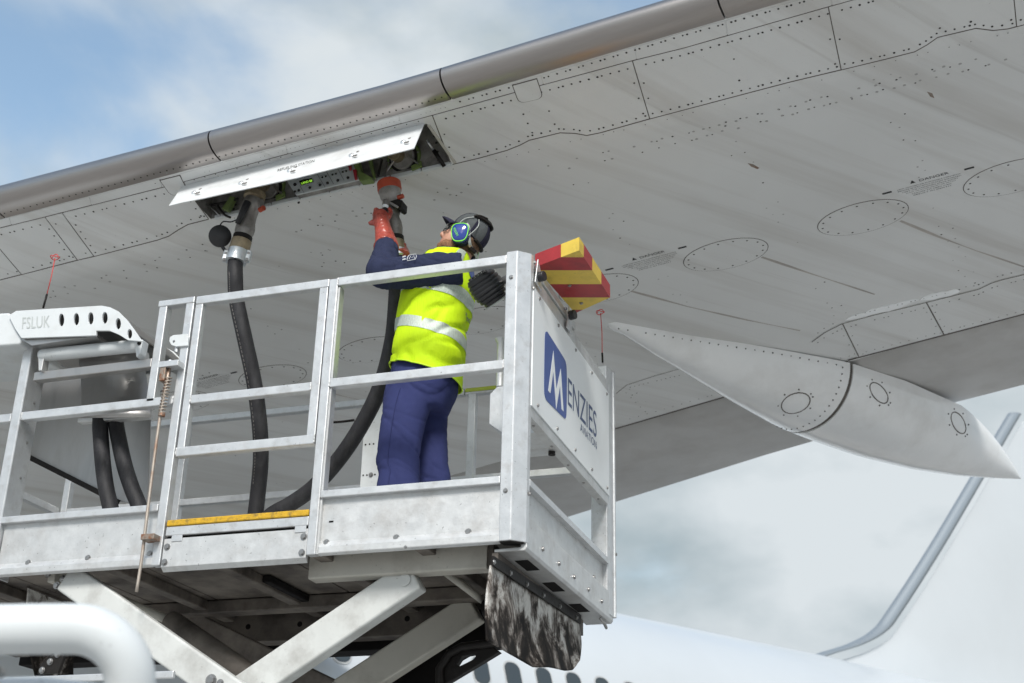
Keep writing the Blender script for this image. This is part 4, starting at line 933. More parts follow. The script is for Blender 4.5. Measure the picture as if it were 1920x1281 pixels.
sb = mk('side_beam', prism([(-0.034, 0.06, 0.13), (-0.006, 0.06, 0.13), (-0.004, 0.06, 0.12), (-0.004, 0.06, -0.02), (-0.014, 0.06, -0.034), (-0.16, 0.06, -0.034), (-0.16, 0.06, -0.02), (-0.034, 0.06, -0.016)], (0, D - 0.08, 0)), M['alu_dull'], lift, bevel=0.003)
for k in range(5): bolt(sb, (-0.0035, 0.30 + k * 0.27, 0.035), (1, 0, 0), 0.010, key='rnd')
bolt(st_, (-0.0335, 1.33, 0.155), (1, 0, 0), 0.010, key='rnd')
for y in (0.32, 0.75, 1.22): mk('beam_slot', prism([(-0.115, y - 0.1, -0.0345), (-0.05, y - 0.1, -0.0345), (-0.05, y + 0.09, -0.0345), (-0.115, y + 0.09, -0.0345)], (0, 0, -0.001)), M['soot'], sb)
mk('tow_loop', tube(smooth_path([(-0.03, 1.44, -0.04), (-0.01, 1.47, -0.07), (-0.02, 1.54, -0.075), (-0.04, 1.56, -0.04)]), 0.008, 8), M['steel'], sb, smooth=True)
# deck and underside
mk('deck', box((XL, 0.05, 0.13), (-0.05, D - 0.03, ZF)), M['deckbounce'], lift)
for k in range(9):
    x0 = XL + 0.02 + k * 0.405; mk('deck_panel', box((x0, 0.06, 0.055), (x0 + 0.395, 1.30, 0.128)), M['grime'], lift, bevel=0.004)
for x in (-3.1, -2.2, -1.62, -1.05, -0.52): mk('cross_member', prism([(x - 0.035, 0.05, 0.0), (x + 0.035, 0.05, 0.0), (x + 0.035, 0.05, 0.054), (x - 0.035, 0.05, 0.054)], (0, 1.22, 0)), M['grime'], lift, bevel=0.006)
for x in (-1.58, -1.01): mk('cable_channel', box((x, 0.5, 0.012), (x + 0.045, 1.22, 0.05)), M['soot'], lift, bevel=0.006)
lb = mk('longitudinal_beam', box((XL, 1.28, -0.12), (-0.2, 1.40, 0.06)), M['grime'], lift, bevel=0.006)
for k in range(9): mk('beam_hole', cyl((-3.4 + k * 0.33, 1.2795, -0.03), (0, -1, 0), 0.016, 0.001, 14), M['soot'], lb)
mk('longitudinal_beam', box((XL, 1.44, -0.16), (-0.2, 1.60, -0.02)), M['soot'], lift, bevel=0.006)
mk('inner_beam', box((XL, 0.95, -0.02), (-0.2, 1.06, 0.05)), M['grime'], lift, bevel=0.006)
# cream slide rail under the front edge
mk('slide_rail', prism([(-1.145, 0.16, 0.05), (-1.145, 0.16, -0.070), (-1.145, 0.165, -0.078), (-1.145, 0.25, -0.078), (-1.145, 0.25, -0.065), (-1.145, 0.175, -0.062), (-1.145, 0.175, 0.05)], (0.915, 0, 0)), M['cream'], lift, bevel=0.004)
mk('slide_rail_end', box((-0.229, 0.165, -0.06), (-0.2, 0.25, 0.04)), M['grime'], lift, bevel=0.003)
# scissor arms, pins, ram
def arm(a, b, w_, h, mt, nm='scissor_arm'): return mk(nm, beam(a, b, w_, h), M[mt], lift, bevel=0.012, seg=3)
ZB = -2.05
def arm_line(p, q, ext): p, q = Vector(p), Vector(q); return q + (q - p).normalized() * ext
p, q = at_y(774, 1084, 0.24), at_y(480, 1283, 0.24); a1 = arm(p + Vector((0.02, 0, 0.01)), arm_line(p, q, 1.75), 0.09, 0.16, 'armpaint')
mk('arm_end_cap', cyl(p + Vector((-0.02, -0.047, -0.02)), (0, -1, 0), 0.03, 0.006, 16), M['armpaint'], a1)
p, q = at_y(893, 1140, 1.08), at_y(672, 1283, 1.08); a2 = arm(p, arm_line(p, q, 1.7), 0.09, 0.165, 'cream')
p, q = at_y(140, 1092, 0.12), at_y(408, 1283, 0.12); a3 = arm(p - (q - p).normalized() * 0.05, arm_line(p, q, 1.75), 0.07, 0.15, 'armpaint')
bolt(a3, at_y(396, 1276, 0.084), (0, -1, 0), 0.022); bolt(a3, at_y(413, 1281, 0.084), (0, -1, 0), 0.014)
for u, v, b in ((90, 1077, 0.10), (118, 1085, 0.10), (106, 1098, 0.10)): bolt(lift, at_y(u, v, b), (0, -1, 0), 0.014)
mk('pivot_bracket', box(tuple(at_y(88, 1092, 0.10)), tuple(at_y(128, 1070, 0.20))), M['cream'], lift, bevel=0.004)
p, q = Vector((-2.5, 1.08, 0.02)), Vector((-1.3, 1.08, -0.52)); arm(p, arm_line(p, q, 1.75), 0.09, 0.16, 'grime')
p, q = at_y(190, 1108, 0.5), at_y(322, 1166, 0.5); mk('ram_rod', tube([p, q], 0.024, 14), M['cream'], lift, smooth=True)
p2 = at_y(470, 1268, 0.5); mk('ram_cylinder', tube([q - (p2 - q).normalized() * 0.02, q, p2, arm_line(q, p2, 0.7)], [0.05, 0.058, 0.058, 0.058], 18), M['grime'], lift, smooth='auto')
mk('stay_tube', tube([at_y(838, 1075, 0.55), at_y(908, 1128, 0.75)], 0.020, 12), M['cream'], lift, smooth=True)
mk('pivot_sleeve', tube([at_y(914, 1136, 0.7), at_y(916, 1150, 1.12)], 0.035, 14), M['soot'], lift, smooth=True)
# black step bracket with the triangular opening and the dark stowage box behind it
yb = 0.95
out = [at_y(u, v, yb) for u, v in ((822, 1300), (820, 1250), (838, 1222), (862, 1209), (912, 1203), (936, 1222), (838, 1281), (826, 1300))]
hole = [at_y(u, v, yb) for u, v in ((856, 1246), (866, 1230), (888, 1226), (892, 1230), (888, 1236), (860, 1250))]
mk('black_bracket', prism_holes(out, [hole], (0, 0.05, 0)), M['black'], lift, bevel=0.004)
mk('bracket_tube', tube([at_y(u, v, yb - 0.02) for u, v in ((824, 1296), (824, 1254), (842, 1226), (866, 1213), (914, 1207), (960, 1200))], 0.022, 10), M['black'], lift, smooth='auto')
mk('stowage_box', prism([at_y(u, v, 1.24) for u, v in ((918, 1130), (930, 1200), (862, 1240), (826, 1300), (700, 1330), (690, 1300))], (0, 0.02, 0)), M['soot'], lift)
# rubber flap under the right end
fl = []
P_top = [(-0.145, -0.06 + 0.0, -0.085), (-0.145, 1.34, -0.065)]
top_px = [(921, 1060), (962, 1088), (1003, 1113), (1044, 1140), (1085, 1168)]
bot_px = [(914, 1200), (955, 1228), (1000, 1255), (1030, 1254), (1062, 1260), (1076, 1257), (1087, 1238)]
nx, nz = 26, 18
rows = []
for j in range(nz + 1):
    r = []
    for i in range(nx + 1):
        t = i / nx; tu = 921 + 164 * t; tv = interp(top_px, tu); bu = 914 + 174 * t; bv = interp(bot_px, bu) - (6 * math.sin(PI * t) if j == nz else 0)
        s = j / nz; u = tu + (bu - tu) * s - 5 * math.sin(PI * s) * (1 - t) + 4 * math.sin(PI * s) * t; v = tv + (bv - tv) * s
        r.append(at_x(u, v, -0.135 + 0.05 * s * s + 0.012 * math.sin(t * 9 + s * 2) * s))
    rows.append(r)
V = [p for r in rows for p in r]; Fc = [(j * (nx + 1) + i, j * (nx + 1) + i + 1, (j + 1) * (nx + 1) + i + 1, (j + 1) * (nx + 1) + i) for j in range(nz) for i in range(nx)]
fo = mk('rubber_flap', (V, Fc), M['flap'], lift, smooth=True); so_ = fo.modifiers.new('s', 'SOLIDIFY'); so_.thickness = 0.008
fb = mk('flap_strip', prism([at_x(u, v, -0.130) for u, v in ((921, 1042), (1086, 1152), (1086, 1170), (921, 1061))], (0.012, 0, 0)), M['black'], lift, bevel=0.002)
for k in range(6): bolt(fb, at_x(926 + 31 * k, 1054 + 20.8 * k, -0.1175), (1, 0, 0), 0.009, key='rnd', name='screw')
mk('flap_backing', prism([(-0.17, 0.06, -0.036), (-0.17, 1.5, -0.036), (-0.17, 1.5, -0.12), (-0.17, 0.06, -0.12)], (0.03, 0, 0)), M['grime'], lift)
# left end flap seen beside the white tube
mk('rubber_flap', prism([at_x(u, v, -3.0) for u, v in ((52, 1098), (135, 1135), (135, 1290), (70, 1290), (44, 1180))], (0.01, 0, 0)), M['flap'], lift)
ls = mk('flap_strip', prism([at_x(u, v, -2.985) for u, v in ((50, 1080), (135, 1112), (138, 1138), (50, 1102))], (0.012, 0, 0)), M['grime'], lift)
hp = mk('hinge_plate', prism([at_y(u, v, -0.25) for u, v in ((110, 1215), (126, 1215), (108, 1262), (70, 1264), (74, 1248))], (0, 0.02, 0)), M['black'], lift, bevel=0.002)
for u, v in ((108, 1227), (94, 1241), (79, 1257)): bolt(hp, at_y(u, v, -0.252), (0, -1, 0), 0.012, key='rnd', name='screw')
bar('guard_bar', tuple(at_y(-60, 1286, -0.32)), tuple(at_y(330, 1259, -0.30)))
# spring latch rod
rp = [at_y(u, v, -0.03) for u, v in ((318, 690), (300, 782), (279, 940), (266, 1046), (256, 1110))]
rod = mk('latch_rod', tube(smooth_path(rp, 3), 0.0085, 10), M['rustrod'], lift, smooth=True)
sp0, sp1 = at_y(317, 705, -0.03), at_y(303, 776, -0.03); coil = []
ax_ = (sp1 - sp0); e1 = ax_.orthogonal().normalized(); e2 = ax_.normalized().cross(e1)
for k in range(12 * 12 + 1): coil.append(sp0 + ax_ * (k / 144) + (e1 * math.cos(2 * PI * k / 12) + e2 * math.sin(2 * PI * k / 12)) * 0.017)
mk('spring', tube(coil, 0.0032, 5), M['rustrod'], rod, smooth=True)
mk('rod_collar', cyl(at_y(304, 774, -0.03), ax_, 0.018, 0.02, 12), M['rust'], rod, smooth='auto'); mk('latch_block', box(tuple(at_y(297, 714, -0.055)), tuple(at_y(322, 690, -0.0))), M['rust'], rod, bevel=0.003)
mk('latch_shelf', box(tuple(at_y(296, 689, -0.06)), tuple(at_y(346, 682, 0.0))), A_, rod, bevel=0.002); mk('rod_guide', box(tuple(at_y(263, 1012, -0.06)), tuple(at_y(304, 1007, 0.012))), M['rust'], rod, bevel=0.002)
mk('latch_knob', ellipsoid(at_y(319, 678, -0.03), (0.012, 0, 0), (0, 0.012, 0), (0, 0, 0.012), 12, 8), A_, rod, smooth=True)
# white hose guide with lightening holes and cut lettering
YB = -0.10
def bg(u, v, y=YB): return at_y(u, v, y)
ob = [(16, 592), (30, 583), (110, 578), (190, 573), (206, 576), (222, 584), (238, 600), (252, 619), (266, 640), (240, 638), (222, 627), (205, 620), (180, 620), (180, 629), (40, 634), (28, 616)]
def ell(cu, cv, a, b, k=14): return [(cu + a * math.cos(2 * PI * i / k), cv + b * math.sin(2 * PI * i / k)) for i in range(k)]
hol = [(115, 600, 5.2, 12), (143, 598.5, 5.2, 11.5), (170, 597, 5.2, 11.5), (196.5, 596, 5.2, 11), (221.5, 607, 5.0, 10.5), (243, 626, 4.5, 9)]
guide = mk('hose_guide', prism_holes([bg(*p) for p in ob], [[bg(*p) for p in ell(*h)] for h in hol], (0, 0.014, 0)), M['white'], lift, bevel=0.0015)
mk('hose_guide_plate', prism_holes([bg(*p) + Vector((0, 0.55, 0)) for p in ob], [[bg(*p) + Vector((0, 0.55, 0)) for p in ell(*h)] for h in hol], (0, 0.014, 0)), M['white'], guide)
o_ = bg(41, 617, YB - 0.002); lt = mk('cut_lettering', text_on('FSLUK', o_, bg(93, 613.5, YB - 0.002) - o_, bg(42, 595, YB - 0.002) - o_), M['bandgrey'], guide)
tp = [(30, 584), (110, 579), (190, 574.5), (206, 577.5), (222, 585.5), (238, 601), (252, 620)]
pr_ = [bg(*p) for p in tp]; sh_ = [[p + Vector((0, 0.016, -0.004)), p + Vector((0, 0.55, -0.004)), p + Vector((0, 0.55, -0.012)), p + Vector((0, 0.016, -0.012))] for p in pr_]
mk('chute_sheet', loft(sh_), M['stainless'], guide, smooth='auto')
chs = []
for k in range(9):
    t = k / 8; yy = 0.16 + 0.05 * math.sin(PI * t)
    chs.append([at_y(*p, yy) for p in ((148 + 4 * t + 3 * math.sin(PI * t), 668 + 116 * t), (262 + 22 * t ** 0.6, 655 + 128 * t))])
mk('chute_sheet', ([p for r in chs for p in r], [(2 * i, 2 * i + 1, 2 * i + 3, 2 * i + 2) for i in range(8)]), M['stainless'], guide, smooth=True).modifiers.new('s', 'SOLIDIFY').thickness = 0.004
mk('guide_beam', prism([bg(u, v, YB + 0.02) for u, v in ((-320, 606), (16, 586), (28, 600), (42, 634), (36, 646), (-320, 672))], (0, 0.5, 0)), M['white'], guide, bevel=0.012, seg=3)
mk('guide_underside', prism([bg(u, v, YB + 0.02) for u, v in ((38, 636), (178, 624), (178, 630), (60, 648))], (0, 0.5, 0)), M['stainless'], guide)
ra, rb = bg(82, 666, 0.0), bg(262, 648.5, 0.0)
rol = mk('roller', tube([ra - (rb - ra) * 0.03, ra, rb, rb + (rb - ra) * 0.02], [0.03, 0.036, 0.036, 0.03], 20), M['white'], guide, smooth='auto')
mk('roller_bracket', prism([p + Vector((0, -0.03, 0)) for p in (rb + Vector((0.0, 0, 0.03)), rb + Vector((0.035, 0, 0.02)), rb + Vector((0.03, 0, -0.06)), rb + Vector((0.01, 0, -0.08)), rb + Vector((-0.005, 0, -0.03)))], (0, 0.06, 0)), M['white'], rol, bevel=0.004)
mk('roller_axle', cyl(rb + Vector((0.018, -0.031, 0)), (0, -1, 0), 0.012, 0.004, 12), M['soot'], rol)
mk('roller_bracket', prism([p + Vector((0, -0.02, 0)) for p in (ra + Vector((-0.02, 0, -0.01)), ra + Vector((0.02, 0, -0.02)), ra + Vector((0.02, 0, -0.10)), ra + Vector((0.0, 0, -0.10)))], (0, 0.05, 0)), M['alu_dull'], rol, bevel=0.003)
# stainless shield behind the left bay with its lower rail
mk('shield_sheet', prism([at_y(u, v, 0.62) for u, v in ((58, 690), (150, 690), (284, 740), (276, 950), (200, 935), (46, 856))], (0, 0.006, 0)), M['stainless'], lift)
mk('shield_rail', beam(at_y(40, 850, 0.6), at_y(222, 942, 0.6), 0.02, 0.03), M['black'], lift)
mk('hose_yoke', beam(at_y(150, 791, 0.3), at_y(283, 781, 0.3), 0.05, 0.025), M['alu_dull'], lift, bevel=0.005)
# junction box, funnel tube, white perforated upright, cable
jb = [(-0.292, 0.30), (-0.03, 0.30), (-0.03, 0.62), (-0.292, 0.62)]
mk('junction_box', ([Vector((x, y, z)) for x, y, z in ((-0.292, 0.30, 0.85), (-0.255, 0.30, 0.885), (-0.03, 0.30, 0.885), (-0.03, 0.30, 0.62), (-0.20, 0.30, 0.62), (-0.292, 0.30, 0.69))] + [Vector((x, y + 0.34, z)) for x, y, z in ((-0.292, 0.30, 0.85), (-0.255, 0.30, 0.885), (-0.03, 0.30, 0.885), (-0.03, 0.30, 0.62), (-0.20, 0.30, 0.62), (-0.292, 0.30, 0.69))], [(0, 1, 2, 3, 4, 5), (11, 10, 9, 8, 7, 6)] + [(k, (k + 1) % 6, 6 + (k + 1) % 6, 6 + k) for k in range(6)]), A_, lift, bevel=0.003)
mk('box_knob', cyl((-0.05, 0.58, 0.622), (0, 0, -1), 0.018, 0.022, 12), M['black'], lift)
mk('funnel_tube', turned(at_y(938, 726, 0.36), (0, 0, 1), [(0, 0.022), (0.24, 0.022), (0.255, 0.032), (0.265, 0.034)], 18), M['alu_dull'], lift, smooth='auto')
up_ = mk('perforated_upright', prism([at_y(u, v, 1.25) for u, v in ((690, 760), (712, 757), (745, 755), (745, 925), (674, 925), (681, 820))], (0, 0.02, 0)), M['white'], lift, bevel=0.002)
for u, v in ((685.5, 834), (693, 833), (700.5, 832.5), (681, 891.5), (688, 891), (703, 890)): mk('hole', cyl(at_y(u, v, 1.2495), (0, -1, 0), 0.0055, 0.001, 10), M['soot'], up_)
bolt(up_, at_y(695.5, 890.5, 1.249), (0, -1, 0), 0.011)
mk('cable_loop', tube(smooth_path([at_y(u, v, 1.2) for u, v in ((622, 792), (640, 791), (664, 788))]), 0.008, 8), M['black'], lift, smooth=True)
# work lamp
lc = at_y(915, 542, 0.16); la = Vector((-0.42, -0.55, 0.72)).normalized(); lu = Vector((0.93, -0.05, 0.35)); lu = (lu - la * lu.dot(la)).normalized(); lv = la.cross(lu)
def rr_ring(c, a, b, e_=2.5, n=36):
    o = []
    for k in range(n):
        t = 2 * PI * k / n; o.append(c + lu * (a * math.copysign(abs(math.cos(t)) ** (2 / e_), math.cos(t))) + lv * (b * math.copysign(abs(math.sin(t)) ** (2 / e_), math.sin(t))))
    return o
rg = []
for k in range(7):
    d0 = -0.075 + k * 0.021; sc = (0.72, 0.86, 0.95, 1.0, 1.0, 0.97, 0.90)[k]
    for dd, q in ((0.0, 0.955), (0.005, 0.99), (0.010, 1.0), (0.015, 0.985), (0.019, 0.95)): rg.append(rr_ring(lc + la * (d0 + dd), 0.088 * sc * q, 0.075 * sc * q))
lamp = mk('work_lamp', loft(rg), M['plastic'], lift, smooth='auto')
mk('lamp_back', loft([rr_ring(lc + la * 0.070, 0.074, 0.058), rr_ring(lc + la * 0.082, 0.070, 0.052), rr_ring(lc + la * 0.083, 0.05, 0.035)]), M['plastic'], lamp, smooth='auto')
for k in range(6): mk('lamp_rib', beam(lc + la * 0.088 + lu * (-0.05 + 0.02 * k) - lv * 0.04, lc + la * 0.088 + lu * (-0.05 + 0.02 * k) + lv * 0.04, 0.004, 0.012, la), M['plastic'], lamp)
mk('lamp_bracket', beam(lc + Vector((0.07, 0.0, 0.03)), Vector((-0.05, 0.09, (lc.z + 0.05))), 0.03, 0.03), M['steel'], lamp, bevel=0.004)
mk('lamp_glass', loft([rr_ring(lc - la * 0.078, 0.07, 0.058), rr_ring(lc - la * 0.084, 0.068, 0.056)]), M['bandgrey'], lamp)
# striped bumper box outside the top rail, stripes as separate pieces
BZ = 1.49; Gp, Hp, Ip, Fp_ = at_z(1003, 501, BZ), at_z(1086, 469.5, BZ), at_z(1144, 558, BZ), at_z(1078.6, 587.5, BZ)
ex, ey = (Hp - Gp), (Ip - Hp)
x0b, x1b, y0b, y1b = -0.03, Hp.x + 0.005, (Gp.y + Hp.y) / 2, (Ip.y + Fp_.y) / 2
bump = None
edges = [0.0, 0.10, 0.32, 0.54, 0.76, 0.93, 1.0]; cols = ['yelmark', 'redmark', 'yelmark', 'redmark', 'yelmark', 'redmark']
# stripe lines in the picture run level; measured where they cross the underside's left and right sides
strp = [(481.5, 481.5), (507, 507), (533, 533), (558, 558), (582, 582)]
def under(u, v): return at_z(u, v, BZ)
Lx = lambda v: 1003 + (v - 501) * (1078.6 - 1003) / (587.5 - 501)
Rx = lambda v: 1086 + (v - 469.5) * (1144 - 1086) / (558 - 469.5)
Tx = lambda v: 1003 + (501 - v) * (1086 - 1003) / (501 - 469.5)
Bx = lambda v: 1078.6 + (587.5 - v) * (1144 - 1078.6) / (587.5 - 558)
levels = [469.5, 482.5, 507, 533, 558, 581, 587.5]
th_ = Vector((0, 0, 0.075)); sk = Vector((0.012, -0.006, 0))
mts = ['yelmark', 'redmark', 'yelmark', 'redmark', 'yelmark', 'redmark']
parts_b = []
for k in range(6):
    v0, v1 = levels[k], levels[k + 1]
    def left(v): return Tx(v) if v < 501 else Lx(v)
    def right(v): return Rx(v) if v <= 558 else Bx(v)
    poly = [(left(v0), v0)]
    if v0 < 501 < v1: poly.append((1003, 501))
    poly.append((left(v1), v1)); poly.append((right(v1), v1))
    if v0 < 558 < v1: poly.append((1144, 558))
    poly.append((right(v0), v0))
    P = [under(*p) for p in poly]
    Q = []
    for p in P:
        if not Q or (p - Q[-1]).length > 1e-4: Q.append(p)
    if (Q[0] - Q[-1]).length < 1e-4: Q.pop()
    pb = prism(Q, th_)
    if bump is None: bump = mk('bumper_stripe', pb, M[mts[k]], lift); 
    else: mk('bumper_stripe', pb, M[mts[k]], lift)
for u, v in ((1010, 520), (1068, 592)):
    p = at_x(u, v, 0.012)
    br_ = mk('bumper_bracket', prism([Vector((0.006, p.y - 0.05, 1.325)), Vector((0.006, p.y + 0.06, 1.325)), Vector((0.006, p.y + 0.03, 1.43)), Vector((0.006, p.y - 0.01, 1.47))], (0.006, 0, 0)), A_, lift, bevel=0.002)
    mk('bracket_knob', cyl((0.012, p.y, p.z), (1, -0.25, 0), 0.026, 0.035, 18), M['plastic'], br_, bevel=0.004)
    bolt(br_, Vector((0.0, p.y - 0.035, 1.44)), (0, -1, 0.0), 0.008)
mk('bumper_rail', box((-0.05, 0.10, 1.41), (-0.008, 0.86, 1.455)), M['alu_dull'], lift, bevel=0.004)
bolt(lift, under(1068, 535) - Vector((0, 0, 0.001)), (0, 0, -1), 0.008, key='rnd', name='screw'); bolt(lift, under(1090, 568) - Vector((0, 0, 0.001)), (0, 0, -1), 0.008, key='rnd', name='screw')
# wire whiskers that warn of contact with the wing
def whisker(base, mid, top, ru, rv, y):
    b, m_, t = at_y(*base, y), at_y(*mid, y), at_y(*top, y)
    wk = mk('whisker', tube([b, m_], 0.006, 8), M['black'], lift, smooth=True)
    mk('whisker_wire', tube([m_, m_.lerp(t, 0.5) + Vector((0.004, 0, 0)), t], 0.0028, 6), M['redwire'], wk, smooth=True)
    r = 0.026; c = t + Vector((0, 0, 0.004))
    mk('whisker_loop', tube([c + Vector((r * math.cos(a), r * math.sin(a) * 0.9, 0.006 * math.sin(2 * a))) for a in (2 * PI * k / 16 for k in range(18))], 0.0026, 6), M['redwire'], wk, smooth=True)
    mk('whisker_loop', tube([t + Vector((0.02 * math.cos(a), 0, 0.024 * math.sin(a))) for a in (PI * k / 8 for k in range(9))], 0.0026, 6), M['redwire'], wk, smooth=True)
whisker((81, 578), (88, 552), (103, 484), 10, 4, YB + 0.1)
whisker((1130, 680), (1129, 662), (1126, 587), 9, 4, 1.55)
# chassis the scissors stand on, below the picture
mk('chassis_deck', box((-3.9, -0.1, ZB - 0.12), (0.2, 1.85, ZB)), M['white'], lift, bevel=0.01)
mk('chassis_frame', box((-3.9, 0.35, ZB - 0.45), (0.2, 1.4, ZB - 0.13)), M['black'], lift)
for x in (-3.3, -2.3, -0.4):
    for y in (0.0, 1.55):
        wh = mk('wheel', turned((x, y, -ZG + 0.48), (0, 1, 0), [(0, 0.28), (0.0, 0.44), (0.04, 0.48), (0.22, 0.48), (0.26, 0.44), (0.26, 0.28)], 28), M['tyre'], lift, smooth='auto')
        mk('rim', turned((x, y + 0.03, -ZG + 0.48), (0, 1, 0), [(0, 0.1), (0, 0.27), (0.2, 0.27), (0.2, 0.1)], 20), M['alu_dull'], wh, smooth='auto')

# ------------------------------------------------------------------ foreground guard rail
dg = 2.66
gp = [at_d(u, v, dg) for u, v in ((-420, 1192), (-150, 1184), (60, 1179.5), (140, 1179))]
cb = at_d(140, 1279, dg); ax1 = (at_d(140, 1179, dg) - cb); ax2 = at_d(244, 1279, dg) - cb
for k in range(1, 13):
    a = PI / 2 * k / 12; gp.append(cb + ax1 * math.cos(a) + ax2 * math.sin(a))
gp += [at_d(247, 1400, dg), at_d(262, 1800, dg)]; gp.append(Vector((gp[-1].x, gp[-1].y, -ZG)))
rail = thing('guard_rail', 'thick white bent tube guard rail close to the camera at lower left', 'guard rail', (gp[-1].x, gp[-1].y, -ZG))
mk('rail_tube', tube(gp, 0.0495, 32), M['white'], rail, smooth='auto')
gp2 = [at_d(u, v, dg + 0.1) for u, v in ((-300, 1330), (20, 1312), (120, 1316), (200, 1330), (245, 1345))]
mk('lower_tube', tube(smooth_path(gp2), 0.045, 24), M['white'], rail, smooth='auto')
left_foot = gp[0].copy(); mk('rail_tube', tube([left_foot, Vector((left_foot.x, left_foot.y, -ZG))], 0.0495, 24), M['white'], rail, smooth='auto')
mk('clamp_bolt', turned(at_d(2, 1262, dg + 0.05), (0.3, -1, 0), [(0, 0.012), (0.03, 0.012), (0.03, 0.008), (0.045, 0.008)], 6), M['steel'], rail)

# ------------------------------------------------------------------ fuel hoses with their nozzles
def nozzle(parent, top, bot, secs):
    ax = (bot - top).normalized(); L_ = (bot - top).length
    for nm, mt, prof_ in secs: mk(nm, turned(top, ax, [(d * L_, r) for d, r in prof_], 30), M[mt], parent, smooth='auto')
    return ax
# left: locked on to its adapter
n0, n1 = bayp(480, 360, 0.11), None
n1 = at_y(441.5, 492, n0.y - 0.02)
hp_ = [n1 + (n0 - n1).normalized() * 0.05, n1] + [at_y(u, v, y) for u, v, y in ((441, 520, 0.46), (444, 565, 0.5), (460, 640, 0.56), (477, 720, 0.64), (487, 800, 0.72), (489, 860, 0.78), (484, 920, 0.84))]
hl = thing('fuel_hose', 'black fuel hose locked on to the wing beside the control panel', 'fuel hose', (hp_[-1].x, hp_[-1].y, ZF), 'fuel hoses with nozzles')
tail = [Vector((hp_[-1].x - 0.02, 0.86, 0.42)), Vector((hp_[-1].x - 0.06, 0.84, 0.30)), Vector((hp_[-1].x - 0.16, 0.80, 0.25)), Vector((hp_[-1].x - 0.5, 0.75, 0.246))]
hpath = smooth_path(hp_ + tail, 5); mk('hose', tube(hpath, 0.0445, 20), M['rubber'], hl, smooth=True)
ds_ = []
for k in range(6, len(hpath) - 22):
    for f0 in (0.1, 0.6):
        a_, b_ = hpath[k].lerp(hpath[k + 1], f0), hpath[k].lerp(hpath[k + 1], f0 + 0.3); o2 = (-FW * 0.037 - RT * 0.026)
        ds_.append(beam(a_ + o2, b_ + o2, 0.002, 0.004, FW))
mk('hose_marking', merge(*ds_), M['casting'], hl, kind='stuff')
axl = nozzle(hl, n0, n1, [('coupling', 'brass', [(-0.08, 0.05), (0.0, 0.055), (0.02, 0.064), (0.09, 0.064), (0.11, 0.05)]),
    ('valve_body', 'casting', [(0.08, 0.048), (0.14, 0.055), (0.22, 0.056), (0.24, 0.05), (0.36, 0.047), (0.44, 0.049), (0.52, 0.058), (0.58, 0.057), (0.65, 0.046)]),
    ('seal_ring', 'black', [(0.63, 0.047), (0.635, 0.056), (0.69, 0.057), (0.70, 0.048)]),
    ('hose_nut', 'brass', [(0.695, 0.05), (0.70, 0.059), (0.82, 0.060), (0.84, 0.055)]),
    ('hose_clamp', 'clampalu', [(0.835, 0.05), (0.84, 0.061), (0.995, 0.062), (1.0, 0.05)])])
Rr = RT
for sg in (-1, 1):
    for q in (0.88, 0.96): bolt(hl, n0.lerp(n1, q) + Rr * sg * 0.066 - FW * 0.02, -FW, 0.010)
    mk('clamp_lug', beam(n0.lerp(n1, 0.85) + Rr * sg * 0.066, n0.lerp(n1, 0.99) + Rr * sg * 0.066, 0.028, 0.05, FW), M['clampalu'], hl, bevel=0.005)
mk('handle', tube([n0.lerp(n1, 0.17) - FW * 0.075 - Rr * 0.015, n0.lerp(n1, 0.34) - FW * 0.085 - Rr * 0.025, n0.lerp(n1, 0.47) - FW * 0.08 - Rr * 0.036], [0.022, 0.019, 0.016], 12), M['rubber'], hl, smooth=True)
mk('handle_lug', beam(n0.lerp(n1, 0.13) + Rr * 0.05, n0.lerp(n1, 0.25) + Rr * 0.062, 0.03, 0.06, FW), M['casting'], hl, bevel=0.006)
mk('handle_lug', beam(n0.lerp(n1, 0.2) - Rr * 0.045, n0.lerp(n1, 0.3) - Rr * 0.055, 0.03, 0.05, FW), M['casting'], hl, bevel=0.006)
mk('red_knob', cyl(bayp(487, 394, 0.13), (0.9, -0.3, 0.1), 0.016, 0.035, 14), M['orangerub'], hl, smooth='auto')
dc = at_y(412.5, 443, n0.y - 0.06); dn_ = (-FW + Rr * 0.35 + UP * 0.1).normalized()
cap_ = mk('dust_cap', turned(dc - dn_ * 0.012, dn_, [(0, 0.062), (0.004, 0.066), (0.018, 0.066), (0.024, 0.058), (0.026, 0.0)], 30), M['plastic'], hl, smooth='auto')
mk('cap_tether', tube(smooth_path([dc + UP * 0.064, dc + UP * 0.085 + Rr * 0.02, dc + UP * 0.085 + Rr * 0.07, n0.lerp(n1, 0.36) - Rr * 0.04]), 0.004, 7), M['rubber'], hl, smooth=True)
mk('cap_tab', beam(dc - UP * 0.055 + Rr * 0.01, dc - UP * 0.085 + Rr * 0.03, 0.02, 0.012, FW), M['plastic'], hl)
# right: in the man's hands, just below its adapter
YN = 0.52
m0, m1 = at_y(729, 343, YN), at_y(745, 484, YN)
hq = [m1 + (m0 - m1).normalized() * 0.05, m1] + [at_y(u, v, y) for u, v, y in ((744, 520, 0.58), (742, 570, 0.66), (735, 640, 0.72), (714, 722, 0.74), (682, 790, 0.78), (640, 855, 0.82), (590, 912, 0.85))]
hr = thing('fuel_hose', 'black fuel hose held up below the wing by the man in the yellow vest', 'fuel hose', (hq[-1].x, hq[-1].y, ZF), 'fuel hoses with nozzles')
e_ = hq[-1]; tl_ = [at_y(545, 945, 0.86), at_y(500, 973, 0.86)]; tl_.append(Vector((tl_[-1].x - 0.2, 0.86, 0.25))); tl_.append(Vector((tl_[-1].x - 0.5, 0.9, 0.246)))
mk('hose', tube(smooth_path(hq + tl_, 5), 0.0445, 20), M['rubber'], hr, smooth=True)
